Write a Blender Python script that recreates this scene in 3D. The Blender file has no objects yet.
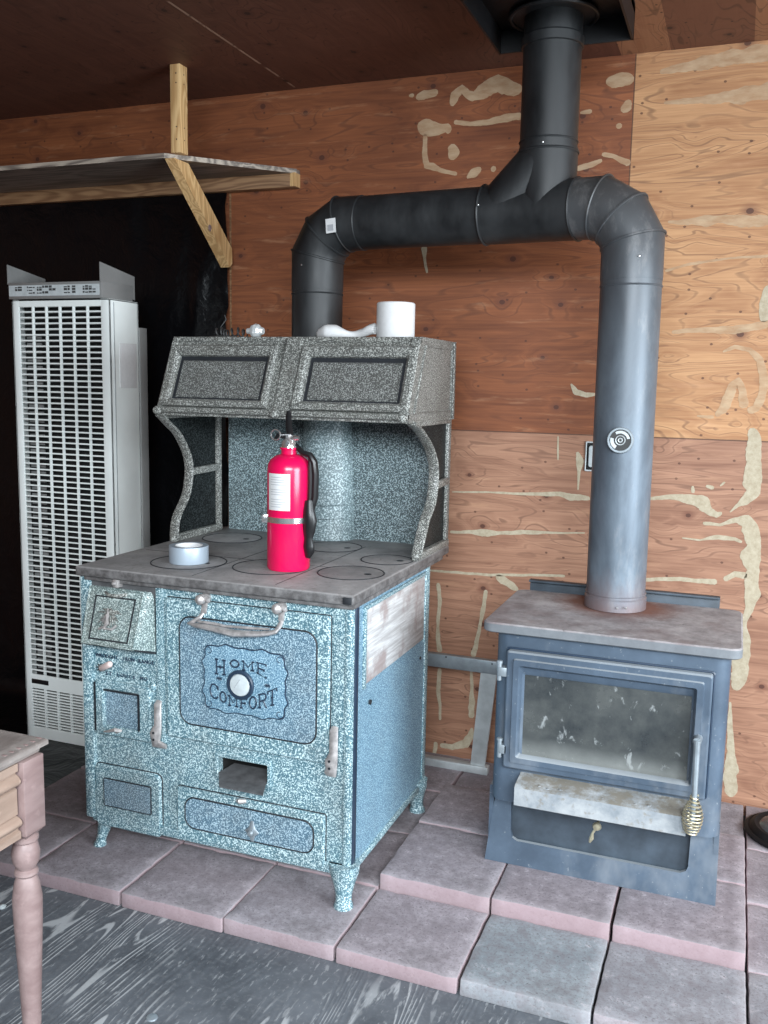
import bpy, bmesh, math, random
from mathutils import Vector, Matrix, noise as mnoise
random.seed(7)
C = bpy.context.scene.collection
PI = math.pi

# ------------------------------------------------------------------ camera
FPX, CY, CZ, YAW, PITCH, ROLL = 920.74, -3.1307, 1.4, .3633, .1398, .0196
_c, _s = math.cos(YAW), math.sin(YAW)
FWD = Vector((-_s*math.cos(PITCH), _c*math.cos(PITCH), -math.sin(PITCH)))
_r = Vector((_c, _s, 0)); _u = _r.cross(FWD)
RGT = math.cos(ROLL)*_r + math.sin(ROLL)*_u
UPV = -math.sin(ROLL)*_r + math.cos(ROLL)*_u
ORG = Vector((0, CY, CZ))
cam = bpy.data.objects.new('camera', bpy.data.cameras.new('camera')); C.objects.link(cam)
cam.data.sensor_fit = 'VERTICAL'; cam.data.sensor_height = 24; cam.data.lens = FPX/1024*24
cam.data.clip_start = .02
cam.matrix_world = Matrix(((RGT.x, UPV.x, -FWD.x, ORG.x), (RGT.y, UPV.y, -FWD.y, ORG.y), (RGT.z, UPV.z, -FWD.z, ORG.z), (0, 0, 0, 1)))
bpy.context.scene.camera = cam

def ray(px, py): return (RGT*((px-384)/FPX) - UPV*((py-512)/FPX) + FWD)
def at(px, py, **k):
    """survey a point: a measured pixel met with the real plane x=, y= or z= it lies on"""
    (ax, v), = k.items(); i = 'xyz'.index(ax); r = ray(px, py)
    return ORG + r*((v-ORG[i])/r[i])
def on_plane(px, py, p0, n):
    r = ray(px, py); return ORG + r*((p0-ORG).dot(n)/r.dot(n))

# ------------------------------------------------------------------ mesh builder
class MB:
    def __init__(self): self.bm = bmesh.new(); self.mi = 0
    def face(self, vs):
        try:
            f = self.bm.faces.new(vs); f.material_index = self.mi; return f
        except ValueError: return None
    def loft(self, loops, closed=True, caps=(True, True), wrap=False):
        L = [[self.bm.verts.new(p) for p in l] for l in loops]
        n = len(L[0]); m = len(L)
        for a in range(m if wrap else m-1):
            b = (a+1) % m
            for i in range(n if closed else n-1):
                j = (i+1) % n
                self.face((L[a][i], L[a][j], L[b][j], L[b][i]))
        if closed and not wrap:
            if caps[0]: self.face(L[0][::-1])
            if caps[1]: self.face(L[-1])
        return L
    def box(self, x0, x1, y0, y1, z0, z1, bev=0, seg=2):
        v = [self.bm.verts.new((x, y, z)) for z in (z0, z1) for y in (y0, y1) for x in (x0, x1)]
        fs = [self.face([v[i] for i in q]) for q in ((0, 2, 3, 1), (4, 5, 7, 6), (0, 1, 5, 4), (2, 6, 7, 3), (0, 4, 6, 2), (1, 3, 7, 5))]
        if bev:
            es = list({e for f in fs for e in f.edges})
            bmesh.ops.bevel(self.bm, geom=es, offset=bev, segments=seg, profile=.5, affect='EDGES', material=-1)
    def obox(self, c, ax, ay, az, bev=0):
        """box from centre and three half-axis vectors"""
        c = Vector(c); ax, ay, az = Vector(ax), Vector(ay), Vector(az)
        v = [self.bm.verts.new(c+ax*i+ay*j+az*k) for k in (-1, 1) for j in (-1, 1) for i in (-1, 1)]
        fs = [self.face([v[i] for i in q]) for q in ((0, 2, 3, 1), (4, 5, 7, 6), (0, 1, 5, 4), (2, 6, 7, 3), (0, 4, 6, 2), (1, 3, 7, 5))]
        if bev:
            es = list({e for f in fs for e in f.edges})
            bmesh.ops.bevel(self.bm, geom=es, offset=bev, segments=2, profile=.5, affect='EDGES', material=-1)
    def bar(self, a, b, w, t, up=(0, 0, 1), bev=0):
        a, b = Vector(a), Vector(b); d = (b-a); l = d.length; d.normalize()
        s = d.cross(Vector(up)).normalized(); u = s.cross(d)
        self.obox((a+b)/2, d*l/2, s*w/2, u*t/2, bev)
    def tube(self, pts, r, n=12, caps=(True, True), wrap=False, flat=1.0, ref=None):
        pts = [Vector(p) for p in pts]; m = len(pts)
        rs = r if isinstance(r, (list, tuple)) else [r]*m
        loops = []; prev = None
        for i, p in enumerate(pts):
            if wrap: t = (pts[(i+1) % m]-pts[i-1])
            else:
                t = Vector((0, 0, 0))
                if i > 0: t += (p-pts[i-1]).normalized()
                if i < m-1: t += (pts[i+1]-p).normalized()
            t.normalize()
            if ref is not None: u = Vector(ref)
            else: u = prev if prev is not None else (Vector((0, 0, 1)) if abs(t.z) < .9 else Vector((1, 0, 0)))
            u = (u - t*u.dot(t)).normalized(); prev = u; v = t.cross(u)
            k = 1.0
            loops.append([p + (u*math.cos(2*PI*a/n) + v*flat*math.sin(2*PI*a/n))*rs[i]*k for a in range(n)])
        return self.loft(loops, True, caps, wrap)
    def lathe(self, prof, c=(0, 0, 0), n=24, rot=None, sx=1, a0=0, a1=2*PI):
        c = Vector(c); full = abs(a1-a0-2*PI) < 1e-6; loops = []
        for r, z in prof:
            l = []
            for i in range(n if full else n+1):
                a = a0+(a1-a0)*i/n
                p = Vector((max(r, 1e-5)*math.cos(a), max(r, 1e-5)*math.sin(a)*sx, z))
                l.append(c + (rot @ p if rot else p))
            loops.append(l)
        return self.loft(loops, full, (True, True))
    def ring(self, c, R, r, n=32, m=8, rot=None):
        c = Vector(c); loops = []
        for i in range(n):
            a = 2*PI*i/n; l = []
            for j in range(m):
                b = 2*PI*j/m
                p = Vector(((R+r*math.cos(b))*math.cos(a), (R+r*math.cos(b))*math.sin(a), r*math.sin(b)))
                l.append(c + (rot @ p if rot else p))
            loops.append(l)
        self.loft(loops, True, (False, False), True)
    def prism(self, poly, ext):
        ext = Vector(ext); self.loft([[Vector(p) for p in poly], [Vector(p)+ext for p in poly]])
    def add(self, verts, faces):
        V = [self.bm.verts.new(p) for p in verts]
        for f in faces: self.face([V[i] for i in f])
    def build(self, name, mat, parent=None, label=None, angle=35, kind=None, jitter=0):
        bm = self.bm
        bmesh.ops.recalc_face_normals(bm, faces=bm.faces)
        base = world_base(parent) if parent else Vector((0, 0, 0))
        for v in bm.verts: v.co -= base
        me = bpy.data.meshes.new(name); bm.to_mesh(me); bm.free()
        for m in (mat if isinstance(mat, (list, tuple)) else [mat]): me.materials.append(m)
        for p in me.polygons: p.use_smooth = True
        me.set_sharp_from_angle(angle=math.radians(angle))
        o = bpy.data.objects.new(name, me); C.objects.link(o)
        if parent: o.parent = parent
        if label: o['label'] = label
        if kind: o['kind'] = kind
        return o
BASE = {}
def world_base(o):
    p = Vector((0, 0, 0))
    while o: p += o.location; o = o.parent
    return p
def thing(name, label, cat, loc, group=None):
    o = bpy.data.objects.new(name, None); C.objects.link(o); o.location = loc
    o.empty_display_size = .05
    o['label'] = label; o['category'] = cat
    if group: o['group'] = group
    return o
def tag(o, label, cat, group=None, kind=None):
    o['label'] = label; o['category'] = cat
    if group: o['group'] = group
    if kind: o['kind'] = kind
    return o
def rrect(x0, x1, z0, z1, r, n=6):
    out = []
    for cx, cz, a in ((x1-r, z1-r, 0), (x0+r, z1-r, 90), (x0+r, z0+r, 180), (x1-r, z0+r, 270)):
        for i in range(n+1):
            t = math.radians(a+90*i/n); out.append((cx+r*math.cos(t), cz+r*math.sin(t)))
    return out

# ------------------------------------------------------------------ materials
class NT:
    def __init__(self, name):
        self.m = bpy.data.materials.new(name); self.m.use_nodes = True
        self.t = self.m.node_tree; self.n = self.t.nodes; self.l = self.t.links
        self.b = self.n['Principled BSDF']
        self.tc = self.n.new('ShaderNodeTexCoord')
    def link(self, a, b): self.l.new(a, b)
    def coord(self, scale=(1, 1, 1), out='Object', loc=(0, 0, 0), rot=(0, 0, 0)):
        mp = self.n.new('ShaderNodeMapping'); mp.inputs['Scale'].default_value = scale; mp.inputs['Location'].default_value = loc
        mp.inputs['Rotation'].default_value = rot
        self.link(self.tc.outputs[out], mp.inputs[0]); return mp.outputs[0]
    def noise(self, v, scale, detail=2, rough=.5, dist=0):
        x = self.n.new('ShaderNodeTexNoise'); self.link(v, x.inputs['Vector'])
        x.inputs['Scale'].default_value = scale; x.inputs['Detail'].default_value = detail
        x.inputs['Roughness'].default_value = rough; x.inputs['Distortion'].default_value = dist
        return x.outputs['Fac']
    def vor(self, v, scale, feature='F1', rnd=1):
        x = self.n.new('ShaderNodeTexVoronoi'); self.link(v, x.inputs['Vector']); x.feature = feature
        x.inputs['Scale'].default_value = scale; x.inputs['Randomness'].default_value = rnd
        return x
    def ramp(self, f, stops, interp='LINEAR'):
        x = self.n.new('ShaderNodeValToRGB'); e = x.color_ramp; e.interpolation = interp
        while len(e.elements) < len(stops): e.elements.new(.5)
        for el, (p, c) in zip(e.elements, stops):
            el.position = p
            if not isinstance(c, (tuple, list)): c = (c, c, c)
            el.color = (*c, 1)
        self.link(f, x.inputs[0]); return x.outputs[0]
    def mix(self, f, a, b, mode='MIX'):
        x = self.n.new('ShaderNodeMix'); x.data_type = 'RGBA'; x.blend_type = mode
        for s, i in ((f, 0), (a, 6), (b, 7)):
            if isinstance(s, (int, float)): x.inputs[i].default_value = s
            elif isinstance(s, tuple): x.inputs[i].default_value = (*s, 1)
            else: self.link(s, x.inputs[i])
        return x.outputs[2]
    def math(self, op, a, b=0, c=0):
        x = self.n.new('ShaderNodeMath'); x.operation = op
        for s, i in ((a, 0), (b, 1), (c, 2)):
            if isinstance(s, (int, float)): x.inputs[i].default_value = s
            else: self.link(s, x.inputs[i])
        return x.outputs[0]
    def sep(self, v):
        x = self.n.new('ShaderNodeSeparateXYZ'); self.link(v, x.inputs[0]); return x.outputs
    def comb(self, x_, y_, z_):
        x = self.n.new('ShaderNodeCombineXYZ')
        for i, s in enumerate((x_, y_, z_)):
            if isinstance(s, (int, float)): x.inputs[i].default_value = s
            else: self.link(s, x.inputs[i])
        return x.outputs[0]
    def bump(self, h, strength=.2, dist=.002):
        x = self.n.new('ShaderNodeBump'); x.inputs['Strength'].default_value = strength; x.inputs['Distance'].default_value = dist
        self.link(h, x.inputs['Height']); self.link(x.outputs[0], self.b.inputs['Normal'])
    def out(self, col=None, rough=.5, metal=0, spec=None):
        b = self.b
        for s, k in ((col, 'Base Color'), (rough, 'Roughness'), (metal, 'Metallic')):
            if s is None: continue
            if isinstance(s, tuple): b.inputs[k].default_value = (*s, 1)
            elif isinstance(s, (int, float)): b.inputs[k].default_value = s
            else: self.link(s, b.inputs[k])
        if spec is not None: b.inputs['Specular IOR Level'].default_value = spec
        return self.m

def plain(name, col, rough=.5, metal=0, var=.15, scale=20, spec=None):
    t = NT(name); v = t.coord()
    n = t.noise(v, scale, 4, .6)
    c = t.mix(t.ramp(n, [(.3, 0.0), (.7, 1.0)]), tuple(x*(1-var) for x in col), tuple(min(1, x*(1+var)) for x in col))
    return t.out(c, rough, metal, spec)

def enamel(name, dark, mid, speck, scale=200, grime=(.12, .10, .08), gr=.35, rough=.35):
    t = NT(name); v = t.coord()
    n = t.noise(v, scale, 3, .55, .3); n2 = t.noise(v, scale*2.1, 2, .5)
    base = t.mix(t.ramp(n2, [(.42, 0.0), (.6, 1.0)]), dark, mid)
    c = t.mix(t.ramp(n, [(.51, 0.0), (.58, 1.0)]), base, speck)
    lo = t.noise(v, 5, 5, .65)
    c = t.mix(t.math('MULTIPLY', t.ramp(lo, [(.48, 0.0), (.72, 1.0)]), gr), c, grime)
    t.bump(n, .08, .001)
    return t.out(c, t.ramp(lo, [(.3, rough), (.7, rough+.25)]))

M = {}
M['enamel'] = enamel('speckled_enamel', (.045, .110, .140), (.115, .225, .270), (.56, .70, .72), 270)
M['enamel_hopper'] = enamel('speckled_enamel_pale', (.075, .115, .115), (.15, .205, .205), (.52, .60, .58), 270, (.12, .10, .075), .5)
M['enamel_panel'] = enamel('speckled_enamel_blue', (.050, .105, .150), (.10, .18, .24), (.40, .53, .60), 290)
M['enamel_side'] = enamel('speckled_enamel_side', (.065, .145, .215), (.115, .225, .315), (.38, .55, .64), 290, gr=.15)  # right side enamel tinted bluer to carry the cool door light
M['enamel_dark'] = enamel('speckled_enamel_grey', (.050, .052, .050), (.125, .125, .115), (.42, .43, .40), 260, (.08, .072, .058), .4)
M['enamel_inset'] = enamel('speckled_enamel_inset', (.035, .037, .036), (.085, .085, .08), (.30, .31, .295), 280, (.06, .055, .045), .4)  # darker copy of the closet grey, painting the door recesses as shaded
M['enamel_black'] = enamel('speckled_enamel_black', (.003, .0035, .004), (.006, .007, .0075), (.045, .055, .055), 200, (.01, .01, .01), .4)
M['enamel_black'].node_tree.nodes['Principled BSDF'].inputs['Specular IOR Level'].default_value = .1
M['enamel_splash'] = enamel('speckled_enamel_splash', (.04, .062, .068), (.075, .11, .12), (.40, .50, .52), 250, (.06, .065, .065), .4)
M['enamel_flue'] = enamel('speckled_enamel_flue', (.10, .15, .16), (.17, .23, .25), (.48, .58, .60), 200, (.10, .11, .11), .3)  # lighter copy of the splash enamel, painting the flue cover as lit
M['groove'] = plain('groove_black', (.012, .014, .018), .6)
M['strip_blue'] = plain('dark_blue_strip', (.02, .035, .06), .35)
M['iron'] = plain('cast_iron_black', (.03, .03, .03), .55)
M['iron_dusty'] = plain('dusty_iron', (.075, .075, .078), .7, 0, .3, 40)
M['nickel'] = plain('worn_nickel', (.46, .43, .42), .42, .55, .35, 60)
M['porcelain'] = plain('peg_porcelain', (.62, .48, .45), .4)
M['white'] = plain('dial_white', (.48, .52, .53), .3, 0, .12, 40)
M['black'] = plain('black_paint', (.004, .004, .005), .5)
M['hole'] = plain('dark_inside', (.008, .008, .008), .9)
M['black_rubber'] = plain('black_rubber', (.01, .01, .011), .35)
M['red'] = plain('red_enamel', (.66, .004, .075), .22, 0, .05, 4)
M['black_matte'] = plain('black_matte', (.006, .006, .007), .6, 0, .2, 20, .25)
M['chrome'] = plain('chrome', (.75, .75, .75), .2, .9, .1, 30)
M['foil'] = plain('tape_silver', (.34, .40, .46), .4, .2, .08, 10)
M['paper'] = plain('white_paper', (.64, .64, .64), .8, 0, .05, 60)
M['ink'] = plain('grey_ink', (.35, .36, .38), .8)
M['ink_dark'] = plain('dark_ink', (.05, .05, .05), .8)
M['heater_white'] = plain('heater_white', (.80, .84, .82), .4, 0, .06, 5)
M['heater_grey'] = plain('heater_grey', (.24, .24, .235), .5, .2, .1, 8)
M['steel'] = plain('galvanized_steel', (.30, .34, .37), .45, .5, .25, 15)
M['steel_light'] = plain('galvanized_light', (.50, .53, .54), .5, .4, .2, 15)
M['brass'] = plain('dull_brass', (.50, .45, .32), .35, .7, .2, 60)
M['glass_clear'] = plain('ribbed_glass', (.6, .62, .62), .1, .2, .3, 80)

def pipe_mat():
    t = NT('stove_pipe_black'); v = t.coord(); s = t.sep(v)
    n = t.noise(t.coord((1, 1, .35)), 9, 6, .65); f = t.noise(v, 60, 3, .6)
    c = t.mix(t.ramp(n, [(.35, 0.0), (.75, 1.0)]), (.007, .008, .009), (.028, .030, .032))
    return t.out(c, t.ramp(n, [(.3, .38), (.7, .6)]), 0.0, .5)
def pipe_warm():
    # grey-blue section: darker toward the top, rusty toward its foot
    t = NT('stove_pipe_grey'); v = t.coord(); z = t.sep(v)[2]
    n = t.noise(t.coord((1, 1, .4)), 8, 6, .65, .3)
    c = t.mix(t.ramp(n, [(.35, 0.0), (.7, 1.0)]), (.085, .105, .13), (.18, .225, .27))
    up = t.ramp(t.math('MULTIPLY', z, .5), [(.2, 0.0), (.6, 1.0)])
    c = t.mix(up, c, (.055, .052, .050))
    low = t.ramp(t.math('ADD', t.math('MULTIPLY', z, 4), t.math('MULTIPLY', n, .8)), [(.30, 1.0), (.85, 0.0)])
    c = t.mix(t.math('MULTIPLY', low, .8), c, (.22, .13, .115))
    sp = t.noise(t.coord((1, 1, .35)), 10, 6, .75)
    c = t.mix(t.math('MULTIPLY', t.ramp(sp, [(.54, 0.0), (.74, 1.0)]), .35), c, (.36, .34, .33))
    return t.out(c, t.ramp(n, [(.3, .35), (.7, .55)]), .25)
M['pipe'] = pipe_mat(); M['pipe_grey'] = pipe_warm()

def stove_blue():
    t = NT('wood_stove_paint'); v = t.coord()
    n = t.noise(v, 7, 6, .65); f = t.noise(v, 90, 3, .6); z = t.sep(v)[2]
    c = t.mix(t.ramp(n, [(.35, 0.0), (.7, 1.0)]), (.045, .066, .095), (.08, .112, .155))
    sm = t.noise(t.coord((1, 1, .5)), 4, 5, .7)
    c = t.mix(t.math('MULTIPLY', t.ramp(sm, [(.52, 0.0), (.72, 1.0)]), .40), c, (.30, .31, .32))
    c = t.mix(t.math('MULTIPLY', t.ramp(f, [(.66, 0.0), (.74, 1.0)]), .35), c, (.40, .42, .42))
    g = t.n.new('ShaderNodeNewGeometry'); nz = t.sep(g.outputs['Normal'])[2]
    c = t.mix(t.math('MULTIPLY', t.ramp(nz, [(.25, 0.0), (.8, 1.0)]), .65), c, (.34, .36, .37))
    return t.out(c, .5)
def stove_top():
    t = NT('wood_stove_top_dusty'); v = t.coord()
    n = t.noise(v, 13, 8, .78); f = t.noise(v, 38, 6, .7)
    c = t.mix(t.ramp(n, [(.36, 0.0), (.62, 1.0)]), (.19, .175, .18), (.38, .36, .365))
    x = t.vor(v, 6)
    # rust halo where the flue stands
    d = t.n.new('ShaderNodeVectorMath'); d.operation = 'DISTANCE'; t.link(t.coord((1, 1, 0)), d.inputs[0]); d.inputs[1].default_value = (-.02, .115, 0)
    rust = t.ramp(t.math('ADD', d.outputs['Value'], t.math('MULTIPLY', n, .12)), [(.165, 1.0), (.25, 0.0)])
    c = t.mix(t.math('MULTIPLY', rust, .9), c, (.17, .065, .04))
    dk = t.noise(v, 5, 4, .6)
    c = t.mix(t.math('MULTIPLY', t.ramp(dk, [(.50, 0.0), (.66, 1.0)]), .6), c, (.13, .085, .085))
    c = t.mix(t.math('MULTIPLY', t.ramp(f, [(.62, 0.0), (.7, 1.0)]), .6), c, (.07, .06, .06))
    g = t.n.new('ShaderNodeNewGeometry'); nz = t.sep(g.outputs['Normal'])[2]
    c = t.mix(t.math('MULTIPLY', t.ramp(nz, [(.3, 1.0), (.8, 0.0)]), .75), c, (.105, .125, .14))
    return t.out(c, .75)
def ash():
    t = NT('ash_covered'); v = t.coord()
    n = t.noise(v, 14, 6, .7); f = t.noise(v, 45, 4, .6)
    c = t.mix(t.ramp(n, [(.3, 0.0), (.7, 1.0)]), (.17, .195, .22), (.40, .41, .415))
    c = t.mix(t.math('MULTIPLY', t.ramp(f, [(.60, 0.0), (.70, 1.0)]), .45), c, (.16, .12, .07))
    g = t.n.new('ShaderNodeNewGeometry'); nz = t.sep(g.outputs['Normal'])[2]
    db = t.noise(v, 16, 6, .75)
    c = t.mix(t.math('MULTIPLY', t.math('MULTIPLY', t.math('GREATER_THAN', nz, .6), t.ramp(db, [(.36, 0.0), (.55, 1.0)])), .85), c, (.135, .115, .085))
    return t.out(c, .85)
def sooty_glass():
    t = NT('sooty_glass'); v = t.coord()
    n = t.noise(v, 8, 6, .65); f = t.noise(t.coord((1, 1, .6), rot=(0, .6, 0)), 34, 4, .62, .5); z = t.sep(v)[2]
    c = t.mix(t.ramp(n, [(.35, 0.0), (.7, 1.0)]), (.035, .040, .043), (.10, .105, .10))
    c = t.mix(t.math('MULTIPLY', t.ramp(f, [(.62, 0.0), (.70, 1.0)]), .6), c, (.38, .40, .40))
    low = t.ramp(t.math('ADD', z, t.math('MULTIPLY', n, .10)), [(.40, 1.0), (.455, 0.0)])  # pale haze painted into the lower pane, along with the dust
    c = t.mix(t.math('MULTIPLY', low, .55), c, (.34, .35, .33))
    t.b.inputs['Alpha'].default_value = .93
    return t.out(c, t.ramp(n, [(.3, .12), (.7, .35)]))
M['stove'] = stove_blue(); M['stove_top'] = stove_top(); M['ash'] = ash(); M['sooty_glass'] = sooty_glass()
M['stove_dark'] = plain('wood_stove_recess', (.045, .060, .078), .55, 0, .35, 14)

def cooktop_mat():
    t = NT('cooktop_iron'); v = t.coord()
    n = t.noise(v, 6, 6, .7); f = t.noise(v, 70, 4, .6)
    c = t.mix(t.ramp(n, [(.32, 0.0), (.7, 1.0)]), (.17, .165, .165), (.36, .345, .34))
    c = t.mix(t.math('MULTIPLY', t.ramp(f, [(.56, 0.0), (.68, 1.0)]), .4), c, (.10, .085, .075))
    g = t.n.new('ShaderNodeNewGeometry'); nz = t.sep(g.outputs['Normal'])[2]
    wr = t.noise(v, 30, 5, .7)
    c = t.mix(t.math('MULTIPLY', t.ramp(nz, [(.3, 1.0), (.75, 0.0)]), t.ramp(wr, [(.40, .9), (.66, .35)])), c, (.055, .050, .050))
    t.bump(f, .15, .001)
    return t.out(c, .6, .0)
M['cooktop'] = cooktop_mat()
def scratched():
    t = NT('scraped_white_panel'); v = t.coord()
    a = t.noise(t.coord((4, 3, 60)), 2, 4, .7); b = t.noise(t.coord((1, 60, 3)), 2, 3, .6); lo = t.noise(v, 9, 5, .6)
    c = t.mix(t.ramp(a, [(.4, 0.0), (.62, 1.0)]), (.36, .35, .35), (.58, .58, .58))
    c = t.mix(t.math('MULTIPLY', t.ramp(lo, [(.48, 0.0), (.6, 1.0)]), .8), c, (.27, .21, .20))
    return t.out(c, .6)
M['scraped'] = scratched()

def wood_grain(t, v3, lines=70, warp=1.0):
    """rotary-cut figure: contour lines of a stretched noise"""
    s = t.noise(v3, 1.0, 2, .4, .25)
    w = t.math('SINE', t.math('MULTIPLY', s, lines))
    return s, w
def plywood(name, kind):
    t = NT(name); v = t.coord(out='Object'); sx, sy, sz = t.sep(v)
    if kind == 'wall': gv = t.comb(t.math('MULTIPLY', sx, .75), 0.0, t.math('MULTIPLY', sz, 5.6)); fine = t.comb(t.math('MULTIPLY', sx, 3), 0.0, t.math('MULTIPLY', sz, 140)); kv = t.comb(t.math('MULTIPLY', sx, .8), 0.0, sz)
    elif kind == 'side': gv = t.comb(t.math('MULTIPLY', sy, 1.1), 3.0, t.math('MULTIPLY', sz, 5.2)); fine = t.comb(t.math('MULTIPLY', sy, 3), 0.0, t.math('MULTIPLY', sz, 140)); kv = t.comb(t.math('MULTIPLY', sy, .8), 0.0, sz)
    else: gv = t.comb(t.math('MULTIPLY', sx, 4.4), 0.0, t.math('MULTIPLY', sy, 1.0)); fine = t.comb(t.math('MULTIPLY', sx, 120), 0.0, t.math('MULTIPLY', sy, 3)); kv = t.comb(sx, 0.0, t.math('MULTIPLY', sy, .8))
    ks = t.sep(kv); kv = t.comb(ks[0], ks[2], 0.0) if kind != 'ceil' else kv
    if kind == 'ceil': kv = t.comb(ks[0], ks[2], 0.0)
    kn = t.vor(kv, 5.2); kn.voronoi_dimensions = '2D'; kd = kn.outputs['Distance']
    # knots push the figure aside
    bulge = t.ramp(kd, [(.0, 1.0), (.30, 0.0)])
    s0 = t.noise(gv, 1.0, 3, .45, .35)
    s = t.math('ADD', s0, t.math('MULTIPLY', bulge, .07))
    w = t.math('SINE', t.math('MULTIPLY', s, 80))
    w2 = t.math('SINE', t.math('MULTIPLY', s, 190))
    fn = t.noise(fine, 1.0, 3, .6)
    blot = t.noise(gv, 2.2, 5, .6)
    tone = t.math('ADD', t.math('ADD', t.math('MULTIPLY', w, .05), t.math('MULTIPLY', w2, .025)), t.math('ADD', t.math('MULTIPLY', fn, .45), t.math('MULTIPLY', blot, .62)))
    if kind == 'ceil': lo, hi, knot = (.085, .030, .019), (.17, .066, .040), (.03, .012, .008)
    else: lo, hi, knot = (.095, .024, .009), (.315, .104, .038), (.07, .022, .012)  # wall wood darkened to stand in for weak light at upper left
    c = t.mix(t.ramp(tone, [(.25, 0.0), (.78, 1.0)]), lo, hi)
    if kind == 'wall':
        # three sheets: reddish upper-left, pale upper-right, pinker lower
        right = t.math('GREATER_THAN', sx, -.375); upper = t.math('GREATER_THAN', sz, 1.239)
        pale = t.math('MULTIPLY', right, upper)
        c = t.mix(t.math('MULTIPLY', pale, .85), c, t.mix(t.ramp(tone, [(.25, 0.0), (.78, 1.0)]), (.27, .10, .036), (.66, .38, .185)))
        lower = t.math('SUBTRACT', 1.0, upper)
        c = t.mix(t.math('MULTIPLY', lower, .8), c, t.mix(t.ramp(tone, [(.25, 0.0), (.78, 1.0)]), (.175, .070, .040), (.50, .285, .185)))
        seam = t.math('LESS_THAN', t.math('ABSOLUTE', t.math('SUBTRACT', sz, 1.239)), .0022)
        seam2 = t.math('MULTIPLY', t.math('LESS_THAN', t.math('ABSOLUTE', t.math('ADD', sx, .375)), .002), upper)
        c = t.mix(t.math('MULTIPLY', t.math('MAXIMUM', seam, seam2), .8), c, (.06, .025, .015))
    if kind == 'ceil':
        # second sheet paler at the right of the seam
        r2 = t.math('GREATER_THAN', sx, -.42)
        c = t.mix(t.math('MULTIPLY', r2, .8), c, t.mix(t.ramp(tone, [(.25, 0.0), (.78, 1.0)]), (.30, .125, .06), (.46, .235, .125)))
        m2 = t.math('MULTIPLY', t.math('GREATER_THAN', sx, -.27), t.math('LESS_THAN', sx, -.03))
        c = t.mix(t.math('MULTIPLY', m2, .8), c, (.15, .055, .035))
        seam = t.math('LESS_THAN', t.math('ABSOLUTE', t.math('ADD', sx, 1.554)), .004)
        brk = t.ramp(t.noise(v, 14, 2), [(.40, 0.0), (.5, 1.0)])
        c = t.mix(t.math('MULTIPLY', seam, brk), c, (.42, .27, .19))
    # knots: dark core and ring
    rnd = t.sep(kn.outputs['Color'])[0]
    has = t.math('GREATER_THAN', rnd, .35)
    sz_ = t.math('ADD', .022, t.math('MULTIPLY', rnd, .025))
    core = t.math('MULTIPLY', t.math('LESS_THAN', kd, sz_), has)
    halo = t.math('MULTIPLY', t.ramp(t.math('DIVIDE', kd, t.math('MULTIPLY', sz_, 3.2)), [(.35, 1.0), (1.0, 0.0)]), has)
    c = t.mix(t.math('MULTIPLY', halo, .55), c, tuple(x*2.0 for x in knot))
    c = t.mix(t.math('MULTIPLY', core, .85), c, knot)
    # small pin knots and nail heads
    pk = t.vor(kv, 15); pk.voronoi_dimensions = '2D'; pr = t.sep(pk.outputs['Color'])[0]
    pin = t.math('MULTIPLY', t.math('LESS_THAN', pk.outputs['Distance'], .055), t.math('GREATER_THAN', pr, .6))
    c = t.mix(t.math('MULTIPLY', pin, .75), c, knot)
    # thin dark growth lines and faint vertical checks
    ln = t.ramp(w2, [(.70, 0.0), (.99, 1.0)])
    c = t.mix(t.math('MULTIPLY', t.math('MULTIPLY', ln, t.ramp(blot, [(.40, 0.0), (.58, 1.0)])), .50), c, knot)
    chk = t.ramp(t.noise(t.comb(t.math('MULTIPLY', ks[0], 9), t.math('MULTIPLY', ks[2], 55), 0.0), 1, 3, .6), [(.62, 0.0), (.72, 1.0)])
    c = t.mix(t.math('MULTIPLY', chk, .40), c, tuple(x*1.5 for x in knot))
    lite = t.ramp(t.noise(t.comb(t.math('MULTIPLY', ks[0], 5), t.math('MULTIPLY', ks[2], 30), 4.0), 1, 4, .65), [(.58, 0.0), (.75, 1.0)])
    c = t.mix(t.math('MULTIPLY', lite, .25), c, (.72, .42, .24) if kind != 'ceil' else (.26, .12, .08))
    t.bump(fn, .12, .001)
    return t.out(c, .62)
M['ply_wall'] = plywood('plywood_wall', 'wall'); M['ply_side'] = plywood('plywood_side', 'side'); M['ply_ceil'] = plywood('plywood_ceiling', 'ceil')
def putty():
    t = NT('wood_putty'); v = t.coord(); n = t.noise(v, 45, 6, .75)
    c = t.mix(t.ramp(n, [(.35, 0.0), (.65, 1.0)]), (.40, .33, .225), (.55, .48, .355))
    t.b.inputs['Alpha'].default_value = .86
    return t.out(c, .8)
M['putty'] = putty()
def putty2():
    t = NT('wood_putty_faint'); v = t.coord(); n = t.noise(t.coord((1, 1, 3)), 16, 4, .6)
    c = t.mix(t.ramp(n, [(.35, 0.0), (.65, 1.0)]), (.52, .33, .19), (.68, .50, .32))
    t.b.inputs['Alpha'].default_value = .62
    return t.out(c, .8)
M['putty_faint'] = putty2()

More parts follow.
